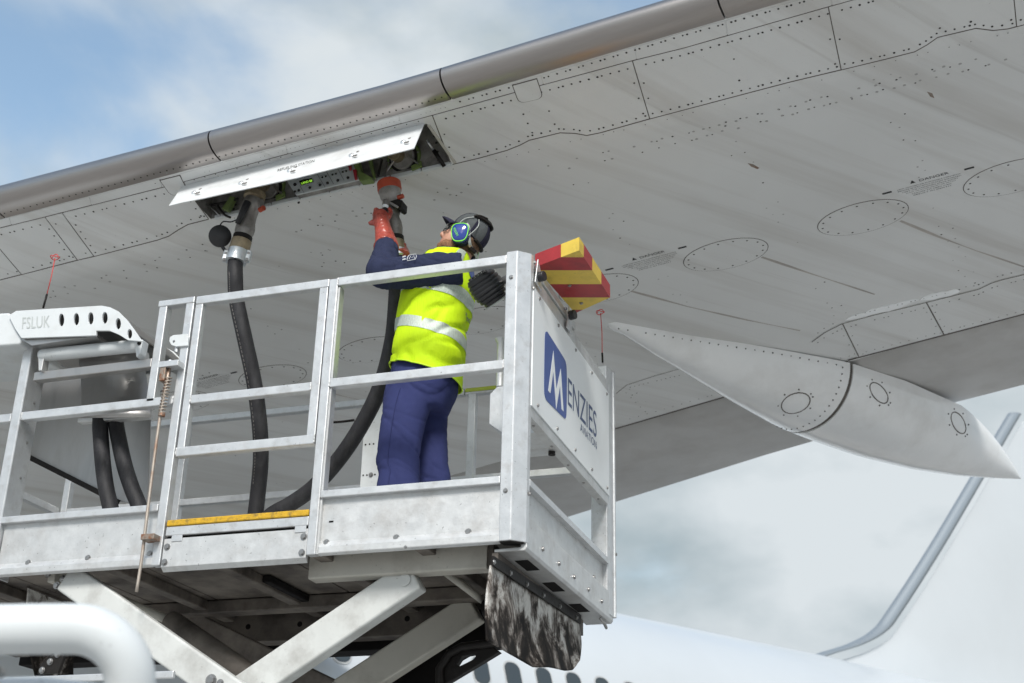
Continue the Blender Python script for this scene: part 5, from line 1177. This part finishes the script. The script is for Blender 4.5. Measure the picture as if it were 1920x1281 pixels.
nozzle(hr, m0, m1, [('coupling_ring', 'orangerub', [(0.0, 0.064), (0.01, 0.069), (0.09, 0.070), (0.12, 0.067)]),
    ('nozzle_flange', 'casting', [(0.11, 0.066), (0.20, 0.058), (0.25, 0.045), (0.26, 0.042), (0.40, 0.041)]),
    ('valve_body', 'casting', [(0.39, 0.038), (0.40, 0.044), (0.43, 0.044), (0.45, 0.038), (0.50, 0.041), (0.55, 0.048), (0.62, 0.050), (0.70, 0.044), (0.74, 0.041)]),
    ('seal_ring', 'black', [(0.73, 0.042), (0.735, 0.050), (0.79, 0.050), (0.80, 0.043)]),
    ('hose_nut', 'brass', [(0.79, 0.046), (0.80, 0.052), (0.90, 0.052), (0.92, 0.048)]),
    ('hose_clamp', 'clampalu', [(0.91, 0.046), (0.915, 0.056), (1.0, 0.056), (1.01, 0.046)])])
mk('red_knob', cyl(at_y(746, 371, YN - 0.04), (0.95, -0.1, 0.12), 0.014, 0.035, 14), M['orangerub'], hr, smooth='auto')
mk('lever_plate', prism([at_y(u, v, YN - 0.06) for u, v in ((730, 377), (745, 373), (754, 375), (753, 388), (748, 391), (738, 385))], (0, 0.08, 0)), M['black'], hr, bevel=0.003)
mk('lever_arm', beam(at_y(729, 379, YN - 0.07), at_y(746, 389, YN - 0.07), 0.008, 0.012), M['casting'], hr)
mk('handle', tube([at_y(724, 378, YN - 0.07), at_y(722, 388, YN - 0.09)], [0.020, 0.019], 14), M['casting'], hr, smooth='auto')
mk('handle_band', tube([at_y(722.3, 387, YN - 0.09), at_y(721.8, 392, YN - 0.095)], [0.0195, 0.0185], 14), M['sign'], hr, smooth='auto')
mk('handle_grip', tube([at_y(721.8, 392, YN - 0.095), at_y(719, 425, YN - 0.11)], [0.0165, 0.015], 12), M['rubber'], hr, smooth=True)
# the two hose runs hanging from the guide
for i, (P, lab) in enumerate((([(188, 786, 0.30), (189, 820, 0.30), (193, 870, 0.30), (199, 915, 0.30), (208, 958, 0.30)], 'black hose hanging under the white hose guide, nearer the left post'),
                              ([(217, 784, 0.34), (224, 830, 0.34), (234, 875, 0.34), (247, 915, 0.34), (262, 955, 0.34)], 'black hose hanging under the white hose guide, nearer the spring rod'))):
    pts = [at_y(*q) for q in P]; e_ = pts[-1]; pts += [Vector((e_.x + 0.03, e_.y, 0.27)), Vector((e_.x + 0.12, e_.y + 0.08, 0.246)), Vector((e_.x + 0.5, e_.y + 0.3, 0.246))]
    pts = [pts[0] + Vector((-0.15, 0.06, 0.33)), pts[0] + Vector((-0.03, 0.03, 0.2))] + pts
    h_ = thing('hanging_hose', lab, 'hose', (e_.x, e_.y, ZF), 'hoses under the guide')
    mk('hose', tube(smooth_path(pts, 5), 0.043, 20), M['rubber'], h_, smooth=True)

# ------------------------------------------------------------------ the man
PF = Vector((-0.99, -0.14, 0)).normalized(); PL = Vector((0.14, -0.99, 0)).normalized(); PZ = Vector((0, 0, 1))
PO = Vector((-0.72, 0.50, ZF))
man = thing('person', 'man in yellow hi-vis vest and ear defenders reaching up with a nozzle', 'person', PO)
def pp(u, v, b): return hit(u, v, PL, PO + PL * b)
def ring_fb(fu, fv, bu, bv, b, hb, tilt=0.0):
    F_, B_ = pp(fu, fv, b), pp(bu, bv, b); c = (F_ + B_) / 2; h = (F_ - B_) / 2
    k = math.sqrt(max(0.2, 1 - (hb * 0.26 / h.length) ** 2)) / 0.966
    return c, h * k, PL * hb + PZ * tilt
class Loft:
    def __init__(s, rings, e_=2.4): s.r = rings; s.e = e_
    def at(s, t, th):
        n = len(s.r) - 1; t = max(0, min(n - 1e-6, t)); i = int(t); f = t - i
        def cr(k):
            p = [s.r[max(0, min(n, i + j))][k] for j in (-1, 0, 1, 2)]
            return 0.5 * (2 * p[1] + (p[2] - p[0]) * f + (2 * p[0] - 5 * p[1] + 4 * p[2] - p[3]) * f * f + (3 * p[1] - p[0] - 3 * p[2] + p[3]) * f ** 3)
        c, a, b = cr(0), cr(1), cr(2); ct, st_ = math.cos(th), math.sin(th)
        return c + a * math.copysign(abs(ct) ** (2 / s.e), ct) + b * math.copysign(abs(st_) ** (2 / s.e), st_)
    def mesh(s, nt_=24, nth=40, scale=1.0, cap=True):
        R = []
        for i in range(nt_ + 1):
            t = (len(s.r) - 1) * i / nt_; r = [s.at(t, 2 * PI * k / nth) for k in range(nth)]
            if scale != 1.0:
                c = sum(r, Vector()) / nth; r = [c + (p - c) * scale for p in r]
            R.append(r)
        return loft(R, cap)
torso = Loft([ring_fb(740, 692, 858, 724, 0, 0.180), ring_fb(745, 655, 862, 684, 0, 0.180), ring_fb(751, 615, 866, 640, 0, 0.184), ring_fb(757, 580, 874, 600, 0, 0.196),
              ring_fb(764, 548, 884, 562, 0, 0.215), ring_fb(778, 520, 885, 527, 0, 0.220), ring_fb(800, 497, 883, 498, 0, 0.185), ring_fb(826, 482, 879, 482, 0, 0.10)])
pelvis = Loft([ring_fb(742, 668, 858, 690, 0, 0.165), ring_fb(737, 700, 858, 708, 0, 0.172), ring_fb(727, 735, 856, 728, 0, 0.178), ring_fb(722, 758, 848, 750, 0, 0.170), ring_fb(722, 778, 838, 772, 0, 0.15)])
legL = Loft([ring_fb(727, 735, 815, 735, 0.085, 0.085), ring_fb(719, 770, 804, 768, 0.09, 0.092), ring_fb(714, 810, 793, 806, 0.095, 0.092), ring_fb(709, 850, 786, 848, 0.10, 0.088), ring_fb(706, 872, 785, 876, 0.10, 0.088),
             ring_fb(712, 890, 786, 892, 0.10, 0.086), ring_fb(708, 915, 786, 912, 0.10, 0.086), ring_fb(708, 945, 780, 940, 0.10, 0.085), ring_fb(712, 968, 772, 964, 0.10, 0.078)], 2.2)
legR = Loft([ring_fb(764, 735, 852, 735, -0.085, 0.085), ring_fb(768, 768, 840, 768, -0.09, 0.088), ring_fb(768, 806, 837, 806, -0.10, 0.085), ring_fb(768, 846, 838, 846, -0.11, 0.083),
             ring_fb(770, 872, 840, 872, -0.11, 0.083), ring_fb(772, 895, 844, 893, -0.12, 0.083), ring_fb(776, 940, 842, 938, -0.12, 0.08)], 2.2)
def wr(amp, sx, sz, seed, amp2=0.0, f2=30, slope=0.0):
    # narrow creases along wandering lines, over a faint uneven ground
    def f(v):
        q = Vector((v.x * sx + seed + v.z * slope, v.y * sx, v.z * sz)); a = noise.noise(q + noise.noise_vector(q * 0.5) * 0.7); b = noise.noise(q * 1.9 + Vector((5, 3, 1)))
        return amp * (0.30 - math.exp(-(a / 0.09) ** 2) * 0.75 + 0.5 * max(0, 0.16 - abs(a)) / 0.16 * (1 if a > 0 else 0)) - amp * 0.35 * math.exp(-(b / 0.08) ** 2) + (amp2 * noise.noise(v * f2) if amp2 else 0)
    return f
tro = remeshed(merge(pelvis.mesh(14, 36), legL.mesh(24, 28), legR.mesh(20, 28)), 0.0075, 8, 0.5, wr(0.0070, 3.0, 3.4, 3.0, 0.001, 40, 3.6))
mk('trousers', tro, M['trouser'], man, smooth=True)
# seam and pocket stitching on the near leg
mk('trouser_seam', tube([legL.at(t * 0.1, PI / 2 - 0.22) + PL * 0.003 for t in range(2, 76)], 0.0022, 5), M['trouser'], man, smooth=True)
# shoulder, elbow, wrist of both arms
shL, elL, wrL = pp(856, 505, 0.17), pp(722, 514, 0.27), pp(724, 462, 0.12)
shR, elR, wrR = pp(856, 500, -0.17), pp(770, 520, -0.24), pp(752, 482, -0.05)
def limb(P, R, n=24, k=6):
    Q = smooth_path(P, k); m_ = len(P) - 1; rr = [interp(list(enumerate(R)), min(m_, i / k)) for i in range(len(Q))]
    return tube(Q, rr, n)
swt = remeshed(merge(torso.mesh(24, 40, 0.93), limb([shL + PF * -0.03, shL.lerp(elL, 0.25), shL.lerp(elL, 0.6), elL.lerp(shL, 0.12), elL + PF * 0.018 + PZ * 0.01, elL.lerp(wrL, 0.35) + PF * 0.01, elL.lerp(wrL, 0.72), wrL], [0.085, 0.098, 0.088, 0.084, 0.083, 0.079, 0.072, 0.060]),
                     limb([shR, shR.lerp(elR, 0.5), elR, elR.lerp(wrR, 0.5), wrR], [0.085, 0.088, 0.08, 0.066, 0.052]),
                     limb([pp(838, 492, 0), pp(852, 484, 0)], [0.095, 0.082])), 0.0075, 8, 0.5, wr(0.009, 7.5, 6, 9.0, 0.0015, 35, 4.0))
mk('sweatshirt', swt, M['navy'], man, smooth=True)
cf = (wrL - elL).normalized()
# vest: shell over the torso with deep folds, bands of reflective tape, piping round the armhole
def vfold(p, t):
    q = Vector((p.x * 3.2 + p.z * 5.5, p.y * 3.2, p.z * 6 - p.x * 6)); a = noise.noise(q + noise.noise_vector(q * 0.6) * 0.6)
    return 0.008 + (0.015 * (0.4 - math.exp(-(a / 0.11) ** 2)) + 0.010 * noise.noise(q * 0.55)) * (1.0 if t < 3.8 else 0.4)
def vest_pt(t, th, off=0.0):
    p = torso.at(t, th); q = torso.at(t, th + 0.01); r = torso.at(min(t + 0.02, 6.98), th); s_ = torso.at(max(t - 0.02, 0), th)
    n_ = (q - p).cross(r - s_)
    c = torso.at(t, th + PI)
    n_ = n_.normalized() if n_.length > 1e-12 else (p - c).normalized()
    if n_.dot(p - c) < 0: n_ = -n_
    return p + n_ * (vfold(p, t) + off)
NTV, NTH = 66, 88
Vv = [vest_pt(-0.0 + 7 * i / NTV, 2 * PI * k / NTH) for i in range(NTV + 1) for k in range(NTH)]
hem = []
for k in range(NTH):
    th_k = 2 * PI * k / NTH
Fv = [(i * NTH + k, i * NTH + (k + 1) % NTH, (i + 1) * NTH + (k + 1) % NTH, (i + 1) * NTH + k) for i in range(NTV) for k in range(NTH)]
vest = mk('hi_vis_vest', (Vv, Fv), M['hivis'], man, smooth=True)
sv = vest.modifiers.new('s', 'SOLIDIFY'); sv.thickness = 0.004; sv.offset = -1
mk('vest_hem', tube([vest_pt(0.02, 2 * PI * k / 60, 0.001) for k in range(62)], 0.0045, 6), M['piping'], vest, smooth=True)
def strip(t0, t1, a0, a1, nt_, na, off=0.0025):
    V = [vest_pt(t0(a) + (t1(a) - t0(a)) * i / nt_, a, off) for i in range(nt_ + 1) for a in [a0 + (a1 - a0) * j / na for j in range(na + 1)]]
    return V, [(i * (na + 1) + j, i * (na + 1) + j + 1, (i + 1) * (na + 1) + j + 1, (i + 1) * (na + 1) + j) for i in range(nt_) for j in range(na)]
# th 0 faces forward, PI/2 his left (towards the camera), PI his back
mk('reflective_band', strip(lambda a: 1.62, lambda a: 2.12, 0, 2 * PI, 8, 90), M['reflect'], vest, smooth=True)
mk('reflective_band', strip(lambda a: 3.45, lambda a: 4.02, 0, 2 * PI, 8, 90), M['reflect'], vest, smooth=True)
def vstrip(a0, a1, t0, t1):
    n_, m_ = 16, 6; V = [vest_pt(t0 + (t1 - t0) * i / n_, a0 + (a1 - a0) * i / n_ + 0.19 * (j / m_ - 0.5) * 2, 0.0035) for i in range(n_ + 1) for j in range(m_ + 1)]
    return V, [(i * (m_ + 1) + j, i * (m_ + 1) + j + 1, (i + 1) * (m_ + 1) + j + 1, (i + 1) * (m_ + 1) + j) for i in range(n_) for j in range(m_)]
mk('reflective_band', vstrip(2.15, 2.45, 4.0, 6.6), M['reflect'], vest, smooth=True); mk('reflective_band', vstrip(-2.15, -2.45, 4.0, 6.6), M['reflect'], vest, smooth=True)
mk('reflective_band', vstrip(0.95, 0.7, 4.0, 6.6), M['reflect'], vest, smooth=True)
ad = (elL - shL).normalized(); au = ad.orthogonal().normalized(); av = ad.cross(au); ac = shL.lerp(elL, 0.12)
# back print: blue emblem and lines of lettering
bpv = [vest_pt(5.35 + 0.5 * math.sin(a), PI - 0.05 + 0.30 * math.cos(a), 0.004) for a in (2 * PI * k / 20 for k in range(20))]
mk('back_emblem', (bpv, [tuple(range(20))]), M['blue'], vest)
for i, (b_, w_) in enumerate((('MENZIES', 0.5), ('AVIATION', 0.42), ('Safety First', 0.5))):
    P_, Fc_ = text_mesh(b_); t_base = (4.55, 4.25, 2.95)[i] if i < 2 else 2.95
    mk('back_lettering', ([vest_pt(t_base + 0.26 * y_, PI - 0.02 + w_ * 0.9 * (0.5 - x_), 0.005) for x_, y_ in P_], Fc_), M['navytext'], vest)
# gloves
def hand(name, wr_, dirv, side, palm_n, curl_axis_pts):
    pass
gl_c0, gl_c1 = wrL - cf * 0.015, wrL + cf * 0.075
grip0, grip1 = at_y(721.5, 394, YN - 0.095), at_y(719, 426, YN - 0.11)
ga = (grip1 - grip0).normalized(); gm = grip0.lerp(grip1, 0.42)
toc = (CAM - gm); toc = (toc - ga * toc.dot(ga)).normalized(); gx = ga.cross(toc).normalized()
if gx.dot(RT) < 0: gx = -gx                           # gx points picture-right across the grip
palm = gm + toc * 0.030 - gx * 0.020 + ga * 0.018
gparts = [limb([wrL - cf * 0.02, wrL + cf * 0.03, wrL.lerp(palm, 0.55), palm + ga * 0.01], [0.072, 0.063, 0.046, 0.040], 18, 4),
          ellipsoid(palm, gx * 0.040, toc * 0.026, ga * 0.050, 16, 10)]
for k in range(4):                                    # four fingers curled round the grip, knuckles to the left
    d = -0.040 + 0.026 * k; R_ = 0.0118 - 0.0006 * abs(k - 1); off = (0.0, 0.004, 0.002, -0.004)[k]
    P = [palm - gx * 0.028 + ga * d + toc * 0.006, gm - gx * (0.050 + off) + ga * (d + 0.006) + toc * 0.004, gm - gx * (0.040 + off) + ga * (d + 0.006) - toc * 0.022, gm - gx * 0.008 + ga * (d + 0.006) - toc * 0.032, gm + gx * 0.012 + ga * (d + 0.006) - toc * 0.024]
    gparts.append(limb(P, [R_ * 1.15, R_ * 1.2, R_ * 1.08, R_, R_ * 0.85], 10, 4))
gparts.append(limb([palm + gx * 0.024 + ga * 0.03, palm + gx * 0.042 + ga * 0.004, gm + gx * 0.034 + toc * 0.014 - ga * 0.032, gm + gx * 0.018 + toc * 0.02 - ga * 0.052], [0.016, 0.015, 0.0125, 0.010], 10, 4))   # thumb
gparts.append(limb([palm - gx * 0.03 + ga * 0.045, palm - gx * 0.055 + ga * 0.055, palm - gx * 0.062 + ga * 0.060], [0.022, 0.014, 0.007], 10, 4))     # slack fold at the heel of the hand
mk('glove', remeshed(merge(*gparts), 0.0058, 3, 0.5, wr(0.004, 26, 22, 5.0, 0.0012, 70)), M['glove'], man, smooth=True)
gw = at_y(754, 470, YN + 0.06); cr_ = (gw - wrR).normalized()
gp_ = [limb([wrR - cr_ * 0.02, wrR + cr_ * 0.03, gw], [0.058, 0.05, 0.036], 16, 4), ellipsoid(gw, RT * 0.03, FW * 0.035, UP * 0.045, 14, 8)]
for k in range(4):
    b_ = gw + UP * (0.03 - 0.021 * k) - FW * 0.02; gp_.append(limb([b_ + RT * 0.012, b_ + RT * 0.016 - FW * 0.035, b_ - RT * 0.012 - FW * 0.058], [0.0125, 0.012, 0.0095], 10, 4))
gp_.append(limb([gw - RT * 0.02 + UP * 0.02, gw - RT * 0.045 + UP * 0.035, gw - RT * 0.055 - FW * 0.02 + UP * 0.04], [0.014, 0.013, 0.010], 10, 4))
mk('glove', remeshed(merge(*gp_), 0.0065, 3, 0.5, wr(0.003, 26, 22, 5.0)), M['glove'], man, smooth=True)
# head: tipped back to watch the coupling
tau = math.radians(31); HC = pp(867, 447, 0); HF = (PF * math.cos(tau) + PZ * math.sin(tau)); HU = (PZ * math.cos(tau) - PF * math.sin(tau)); HL = PL.copy()
turn = math.radians(1); HF, HL = (HF * math.cos(turn) - HL * math.sin(turn)), (HL * math.cos(turn) + HF * math.sin(turn))
HS = 1.06
def hd(x, y, z): return HC + (HF * x + HL * y + HU * z) * HS
def he(c, r, nu=20, nv=14): return ellipsoid(hd(*c), HF * r[0] * HS, HL * r[1] * HS, HU * r[2] * HS, nu, nv)
neck0, neck1 = pp(858, 500, 0), hd(-0.03, 0, -0.05)
hbits = [he((-0.012, 0, 0.032), (0.100, 0.078, 0.102)), he((0.030, 0, -0.035), (0.062, 0.060, 0.082)), he((0.048, 0, -0.092), (0.040, 0.040, 0.028)), he((0.0, 0, -0.075), (0.06, 0.058, 0.045)),
         limb([hd(0.080, 0, 0.022), hd(0.100, 0, -0.004), hd(0.112, 0, -0.028), hd(0.094, 0, -0.040)], [0.008, 0.010, 0.0145, 0.011], 10, 4),
         he((0.104, 0.011, -0.034), (0.009, 0.008, 0.007)), he((0.104, -0.011, -0.034), (0.009, 0.008, 0.007)),
         he((0.078, 0, 0.030), (0.016, 0.046, 0.010)), he((0.088, 0, -0.060), (0.010, 0.022, 0.006)), he((0.086, 0, -0.072), (0.010, 0.020, 0.007)),
         he((0.062, 0.036, -0.015), (0.022, 0.02, 0.02)), he((0.062, -0.036, -0.015), (0.022, 0.02, 0.02)), he((-0.012, 0.078, -0.01), (0.02, 0.012, 0.032)), he((-0.012, -0.078, -0.01), (0.02, 0.012, 0.032)),
         limb([neck0 - PZ * 0.06, neck0, neck1], [0.075, 0.064, 0.062], 20, 4),
         torso.mesh(14, 28, 0.78), Loft(pelvis.r[:4]).mesh(8, 24, 0.70), Loft(legL.r[1:]).mesh(12, 18, 0.60), Loft(legR.r[1:]).mesh(12, 18, 0.60), limb([legL.r[0][0], legL.r[1][0]], [0.05, 0.05], 12, 3), limb([legR.r[0][0], legR.r[1][0]], [0.05, 0.05], 12, 3),
         limb([shL, elL, wrL + cf * 0.01], [0.055, 0.046, 0.034], 16, 4), limb([shR, elR, wrR + cr_ * 0.01], [0.055, 0.046, 0.034], 16, 4)]
mk('body', remeshed(merge(*hbits), 0.0068, 3, 0.5), M['skin'], man, smooth=True)
hb_ = [he((0.046, 0, -0.094), (0.050, 0.047, 0.036)), he((0.012, 0.044, -0.082), (0.052, 0.024, 0.034)), he((0.012, -0.044, -0.082), (0.052, 0.024, 0.034)), he((-0.012, 0.060, -0.058), (0.024, 0.016, 0.042)), he((-0.012, -0.060, -0.058), (0.024, 0.016, 0.042)), he((0.083, 0, -0.052), (0.012, 0.026, 0.006))]
mk('beard', remeshed(merge(*hb_), 0.005, 3, 0.5, wr(0.004, 60, 30, 2.0, 0.002, 160)), M['beard'], man, smooth=True)
hh_ = [he((-0.062, 0, -0.010), (0.052, 0.074, 0.060)), he((-0.050, 0, -0.055), (0.046, 0.062, 0.050)), he((-0.03, 0.066, -0.005), (0.035, 0.016, 0.05)), he((-0.03, -0.066, -0.005), (0.035, 0.016, 0.05))]
mk('hair', remeshed(merge(*hh_), 0.006, 3, 0.5, wr(0.004, 50, 14, 8.0)), M['hair'], man, smooth=True)
for y in (0.032, -0.032): mk('eye', he((0.082, y, 0.006), (0.011, 0.011, 0.011), 12, 8), M['eye'], man, smooth=True)
mk('neck_collar', limb([pp(846, 492, 0), pp(856, 481, 0), pp(860, 476, 0)], [0.088, 0.082, 0.074], 24, 3), M['capgrey'], man, smooth=True)
# cap: crown of six gores, grey mesh side, peak, strap
def cap_pt(el, azm, off=0.0):
    rx, ry, rz = 0.106 + off, 0.090 + off, 0.110 + off
    return hd(-0.022 + rx * math.cos(el) * math.cos(azm), ry * math.cos(el) * math.sin(azm), 0.040 + rz * math.sin(el))
def cap_patch(e0, e1, a0, a1, ne, na, off):
    V = [cap_pt((e0(a) if callable(e0) else e0) + (e1 - (e0(a) if callable(e0) else e0)) * i / ne, a, off) for i in range(ne + 1) for a in [a0 + (a1 - a0) * j / na for j in range(na + 1)]]
    return V, [(i * (na + 1) + j, i * (na + 1) + j + 1, (i + 1) * (na + 1) + j + 1, (i + 1) * (na + 1) + j) for i in range(ne) for j in range(na)]
rim_ = lambda a: 0.06 - 0.50 * (0.5 - 0.5 * math.cos(a))
cap = mk('cap', cap_patch(rim_, PI / 2 - 0.01, -PI, PI, 16, 60, 0.0), M['capnavy'], man, smooth=True); sv = cap.modifiers.new('s', 'SOLIDIFY'); sv.thickness = 0.004
mk('cap_side_panel', cap_patch(lambda a: rim_(a) + 0.06, 1.05, 0.75, 1.9, 12, 16, 0.0022), M['capgrey'], cap, smooth=True); mk('cap_side_panel', cap_patch(lambda a: rim_(a) + 0.06, 0.95, 2.05, 2.72, 12, 10, 0.0022), M['capgrey'], cap, smooth=True)
for a in (0.0, 0.72, 1.97, 2.80, -0.9, -2.2): mk('cap_seam', tube([cap_pt(rim_(a) + (1.5 - rim_(a)) * i / 16, a, 0.003) for i in range(17)], 0.0016, 5), M['capnavy'], cap, smooth=True)
mk('cap_button', ellipsoid(cap_pt(PI / 2, 0, 0.003), HF * 0.008, HL * 0.008, HU * 0.005, 10, 6), M['capnavy'], cap, smooth=True)
def peak(off):
    V = []
    for i in range(9):
        r = i / 8
        for j in range(21):
            a = -1.15 + 2.3 * j / 20; b0 = cap_pt(rim_(a) + 0.02, a, 0.0); ln = 0.080 * math.cos(a * 0.95) ** 0.7
            V.append(b0 + HF * ln * r * HS + HU * (0.026 * math.sin(r * 1.6) * math.cos(a) - 0.014 * r * r - abs(math.sin(a)) * 0.012 * r + off))
    return V
pv0, pv1 = peak(0.0), peak(-0.004)
Fp2 = [(i * 21 + j, i * 21 + j + 1, (i + 1) * 21 + j + 1, (i + 1) * 21 + j) for i in range(8) for j in range(20)]
mk('cap_peak', (pv0, Fp2), M['capnavy'], cap, smooth=True).modifiers.new('s', 'SOLIDIFY').thickness = 0.005
mk('cap_strap', tube([cap_pt(rim_(a) + 0.03, a, 0.004) for a in [PI - 0.8 + 1.6 * k / 14 for k in range(15)]], 0.010, 8), M['black'], cap, smooth=True)
# ear defenders
earc = (-0.030, 0.100, -0.020)
ear = thing('ear_defenders', 'blue ear defenders with a neon green line worn over the navy cap', 'ear defenders', hd(*earc))
def ecup(sg):
    def e2(x, y, z): return hd(earc[0] + x, sg * (earc[1] + y), earc[2] + z)
    rot = -0.50
    def ring(a, b, y, e_=2.9, n=32, sh=0.0):
        o = []
        for k in range(n):
            t = 2 * PI * k / n; x = a * math.copysign(abs(math.cos(t)) ** (2 / e_), math.cos(t)); z = b * math.copysign(abs(math.sin(t)) ** (2 / e_), math.sin(t))
            x *= 1 + 0.12 * z / b
            o.append(e2(x * math.cos(rot) - z * math.sin(rot), y, x * math.sin(rot) + z * math.cos(rot)))
        return o
    cu = mk('ear_cup', loft([ring(0.042, 0.050, -0.030), ring(0.049, 0.058, -0.026), ring(0.049, 0.058, -0.008), ring(0.050, 0.060, -0.004), ring(0.049, 0.058, 0.006)]), M['cupdark'], ear, smooth='auto')
    mk('cup_shell', loft([ring(0.047, 0.056, 0.005), ring(0.046, 0.0545, 0.016), ring(0.042, 0.050, 0.024), ring(0.031, 0.037, 0.030), ring(0.004, 0.005, 0.032)]), M['cupblue'], cu, smooth=True)
    g_ = ring(0.0432, 0.0515, 0.0235); mk('green_line', tube(g_ + [g_[0], g_[1]], 0.0026, 6), M['neon'], cu, smooth=True)
    if sg > 0:
        P_, Fc_ = text_mesh('MOLDEX'); V = []
        for a, b in P_:
            x, z = -0.027 + 0.052 * a, -0.022 + 0.012 * b; V.append(e2(-x * math.cos(0.62) - z * math.sin(0.62) + 0.004, 0.0345 - 2.6 * (x * x + z * z), -x * math.sin(0.62) + z * math.cos(0.62) + 0.002))
        mk('cup_lettering', (V, Fc_), M['neon'], cu)
for sg in (1, -1): ecup(sg)
def band(P, w_, t_, mt, nm, par=ear):
    Q = smooth_path(P, 5); R = []
    for i, (p, u_, v_) in enumerate(frames(Q)):
        t = (Q[min(i + 1, len(Q) - 1)] - Q[max(0, i - 1)]).normalized(); o = (p - HC); o = (o - t * o.dot(t)).normalized(); s_ = t.cross(o)
        R.append([p + s_ * w_ / 2, p + s_ * w_ / 2 + o * t_, p - s_ * w_ / 2 + o * t_, p - s_ * w_ / 2])
    return mk(nm, loft(R), M[mt], par, smooth='auto')
band([hd(-0.030, 0.114, 0.040), hd(-0.050, 0.108, 0.028), hd(-0.075, 0.096, -0.012), hd(-0.095, 0.070, -0.040), hd(-0.118, 0.0, -0.050), hd(-0.095, -0.070, -0.040), hd(-0.058, -0.098, -0.010), hd(0.0, -0.112, 0.04)], 0.016, 0.004, 'bandgrey', 'neck_band')
band([cap_pt(0.72, 1.75, 0.004), cap_pt(0.80, 2.2, 0.006), cap_pt(0.85, PI, 0.008), cap_pt(0.80, -2.2, 0.006), cap_pt(0.72, -1.75, 0.004)], 0.034, 0.010, 'black', 'crown_strap')
band([cap_pt(0.62, 1.62, 0.006), cap_pt(0.80, 1.9, 0.01), cap_pt(0.95, 2.5, 0.012)], 0.014, 0.008, 'black', 'strap_clip')
mk('wire_arm', tube(smooth_path([hd(0.004, 0.114, 0.030), hd(0.0, 0.112, 0.052), cap_pt(0.32, 1.4, 0.010), cap_pt(0.55, 1.65, 0.010)]), 0.0022, 6), M['bandgrey'], ear, smooth=True)
mk('wire_arm', tube(smooth_path([hd(-0.072, 0.108, -0.02), hd(-0.078, 0.104, 0.005), cap_pt(0.22, 2.1, 0.010), cap_pt(0.55, 1.95, 0.012)]), 0.0022, 6), M['bandgrey'], ear, smooth=True)
mk('band_buckle', beam(hd(-0.098, 0.062, -0.052), hd(-0.122, 0.03, -0.050), 0.022, 0.022, HU), M['black'], ear, bevel=0.003); mk('buckle_tab', beam(hd(-0.084, 0.074, -0.040), hd(-0.100, 0.064, -0.046), 0.012, 0.018, HU), M['brass'], ear, bevel=0.002)
# safety glasses
gls = thing('safety_glasses', 'clear safety glasses on the man\'s face with black side arms', 'glasses', hd(0.09, 0, 0.005))
lensV = []
for i in range(7):
    for j in range(15):
        a = -1.2 + 2.4 * j / 14; z = 0.026 - 0.046 * i / 6; lensV.append(hd(0.030 + 0.078 * math.cos(a) + 0.004, 0.074 * math.sin(a), z + 0.004))
ln_ = mk('lens', (lensV, [(i * 15 + j, i * 15 + j + 1, (i + 1) * 15 + j + 1, (i + 1) * 15 + j) for i in range(6) for j in range(14)]), M['lens'], gls, smooth=True); ln_.modifiers.new('s', 'SOLIDIFY').thickness = 0.002
for sg in (1, -1): mk('side_arm', beam(hd(0.060, sg * 0.072, 0.014), hd(-0.02, sg * 0.082, 0.006), 0.010, 0.004, HL), M['black'], gls)
# boots
for b, uv in ((0.10, (742, 966)), (-0.12, (808, 950))):
    c = pp(*uv, b); c = Vector((c.x, c.y, ZF))
    bt = remeshed(merge(ellipsoid(c + PF * 0.06 + PZ * 0.045, PF * 0.15, PL * 0.05, PZ * 0.05), tube([c + PZ * 0.03, c + PZ * 0.18], 0.055, 16), [[c + PF * x + PL * y + PZ * z for z in (0.0, 0.03) for x, y in ((-0.08, -0.045), (0.2, -0.045), (0.2, 0.045), (-0.08, 0.045))], [(0, 1, 2, 3), (7, 6, 5, 4), (0, 4, 5, 1), (1, 5, 6, 2), (2, 6, 7, 3), (3, 7, 4, 0)]]), 0.008, 3)
    mk('boot', bt, M['boot'], man, smooth=True)
# sleeve emblem: white letter in an outlined shield with two lines of lettering
def slv(u, v, o=0.0):
    d = ray(u, v); best = None; A_0, B_0 = shL, elL
    axx = (B_0 - A_0).normalized(); w0 = CAM - A_0; dd = d - axx * d.dot(axx); ww = w0 - axx * w0.dot(axx); R_ = 0.104 + o
    a_, b_, c_ = dd.dot(dd), 2 * dd.dot(ww), ww.dot(ww) - R_ * R_; disc = max(0, b_ * b_ - 4 * a_ * c_); return CAM + d * ((-b_ - math.sqrt(disc)) / (2 * a_))
for lnm, rings_ in (('sleeve_emblem', [((763, 486), (766, 479), (779, 476), (781, 480), (779, 486), (764, 489), (763, 486))]), ('sleeve_emblem', [((767, 486), (770, 480), (772, 484), (776, 479), (777, 485))])):
    mk(lnm, tube([slv(*p) for p in rings_[0]], 0.0014, 5), M['sign'], man)
for u0, v0 in ((755, 483), (755, 488)): mk('sleeve_lettering', merge(*[tube([slv(u0 + 1.6 * k, v0 - 0.35 * k), slv(u0 + 0.6 + 1.6 * k, v0 - 2.4 - 0.35 * k)], 0.0014, 4) for k in range(4)]), M['sign'], man)
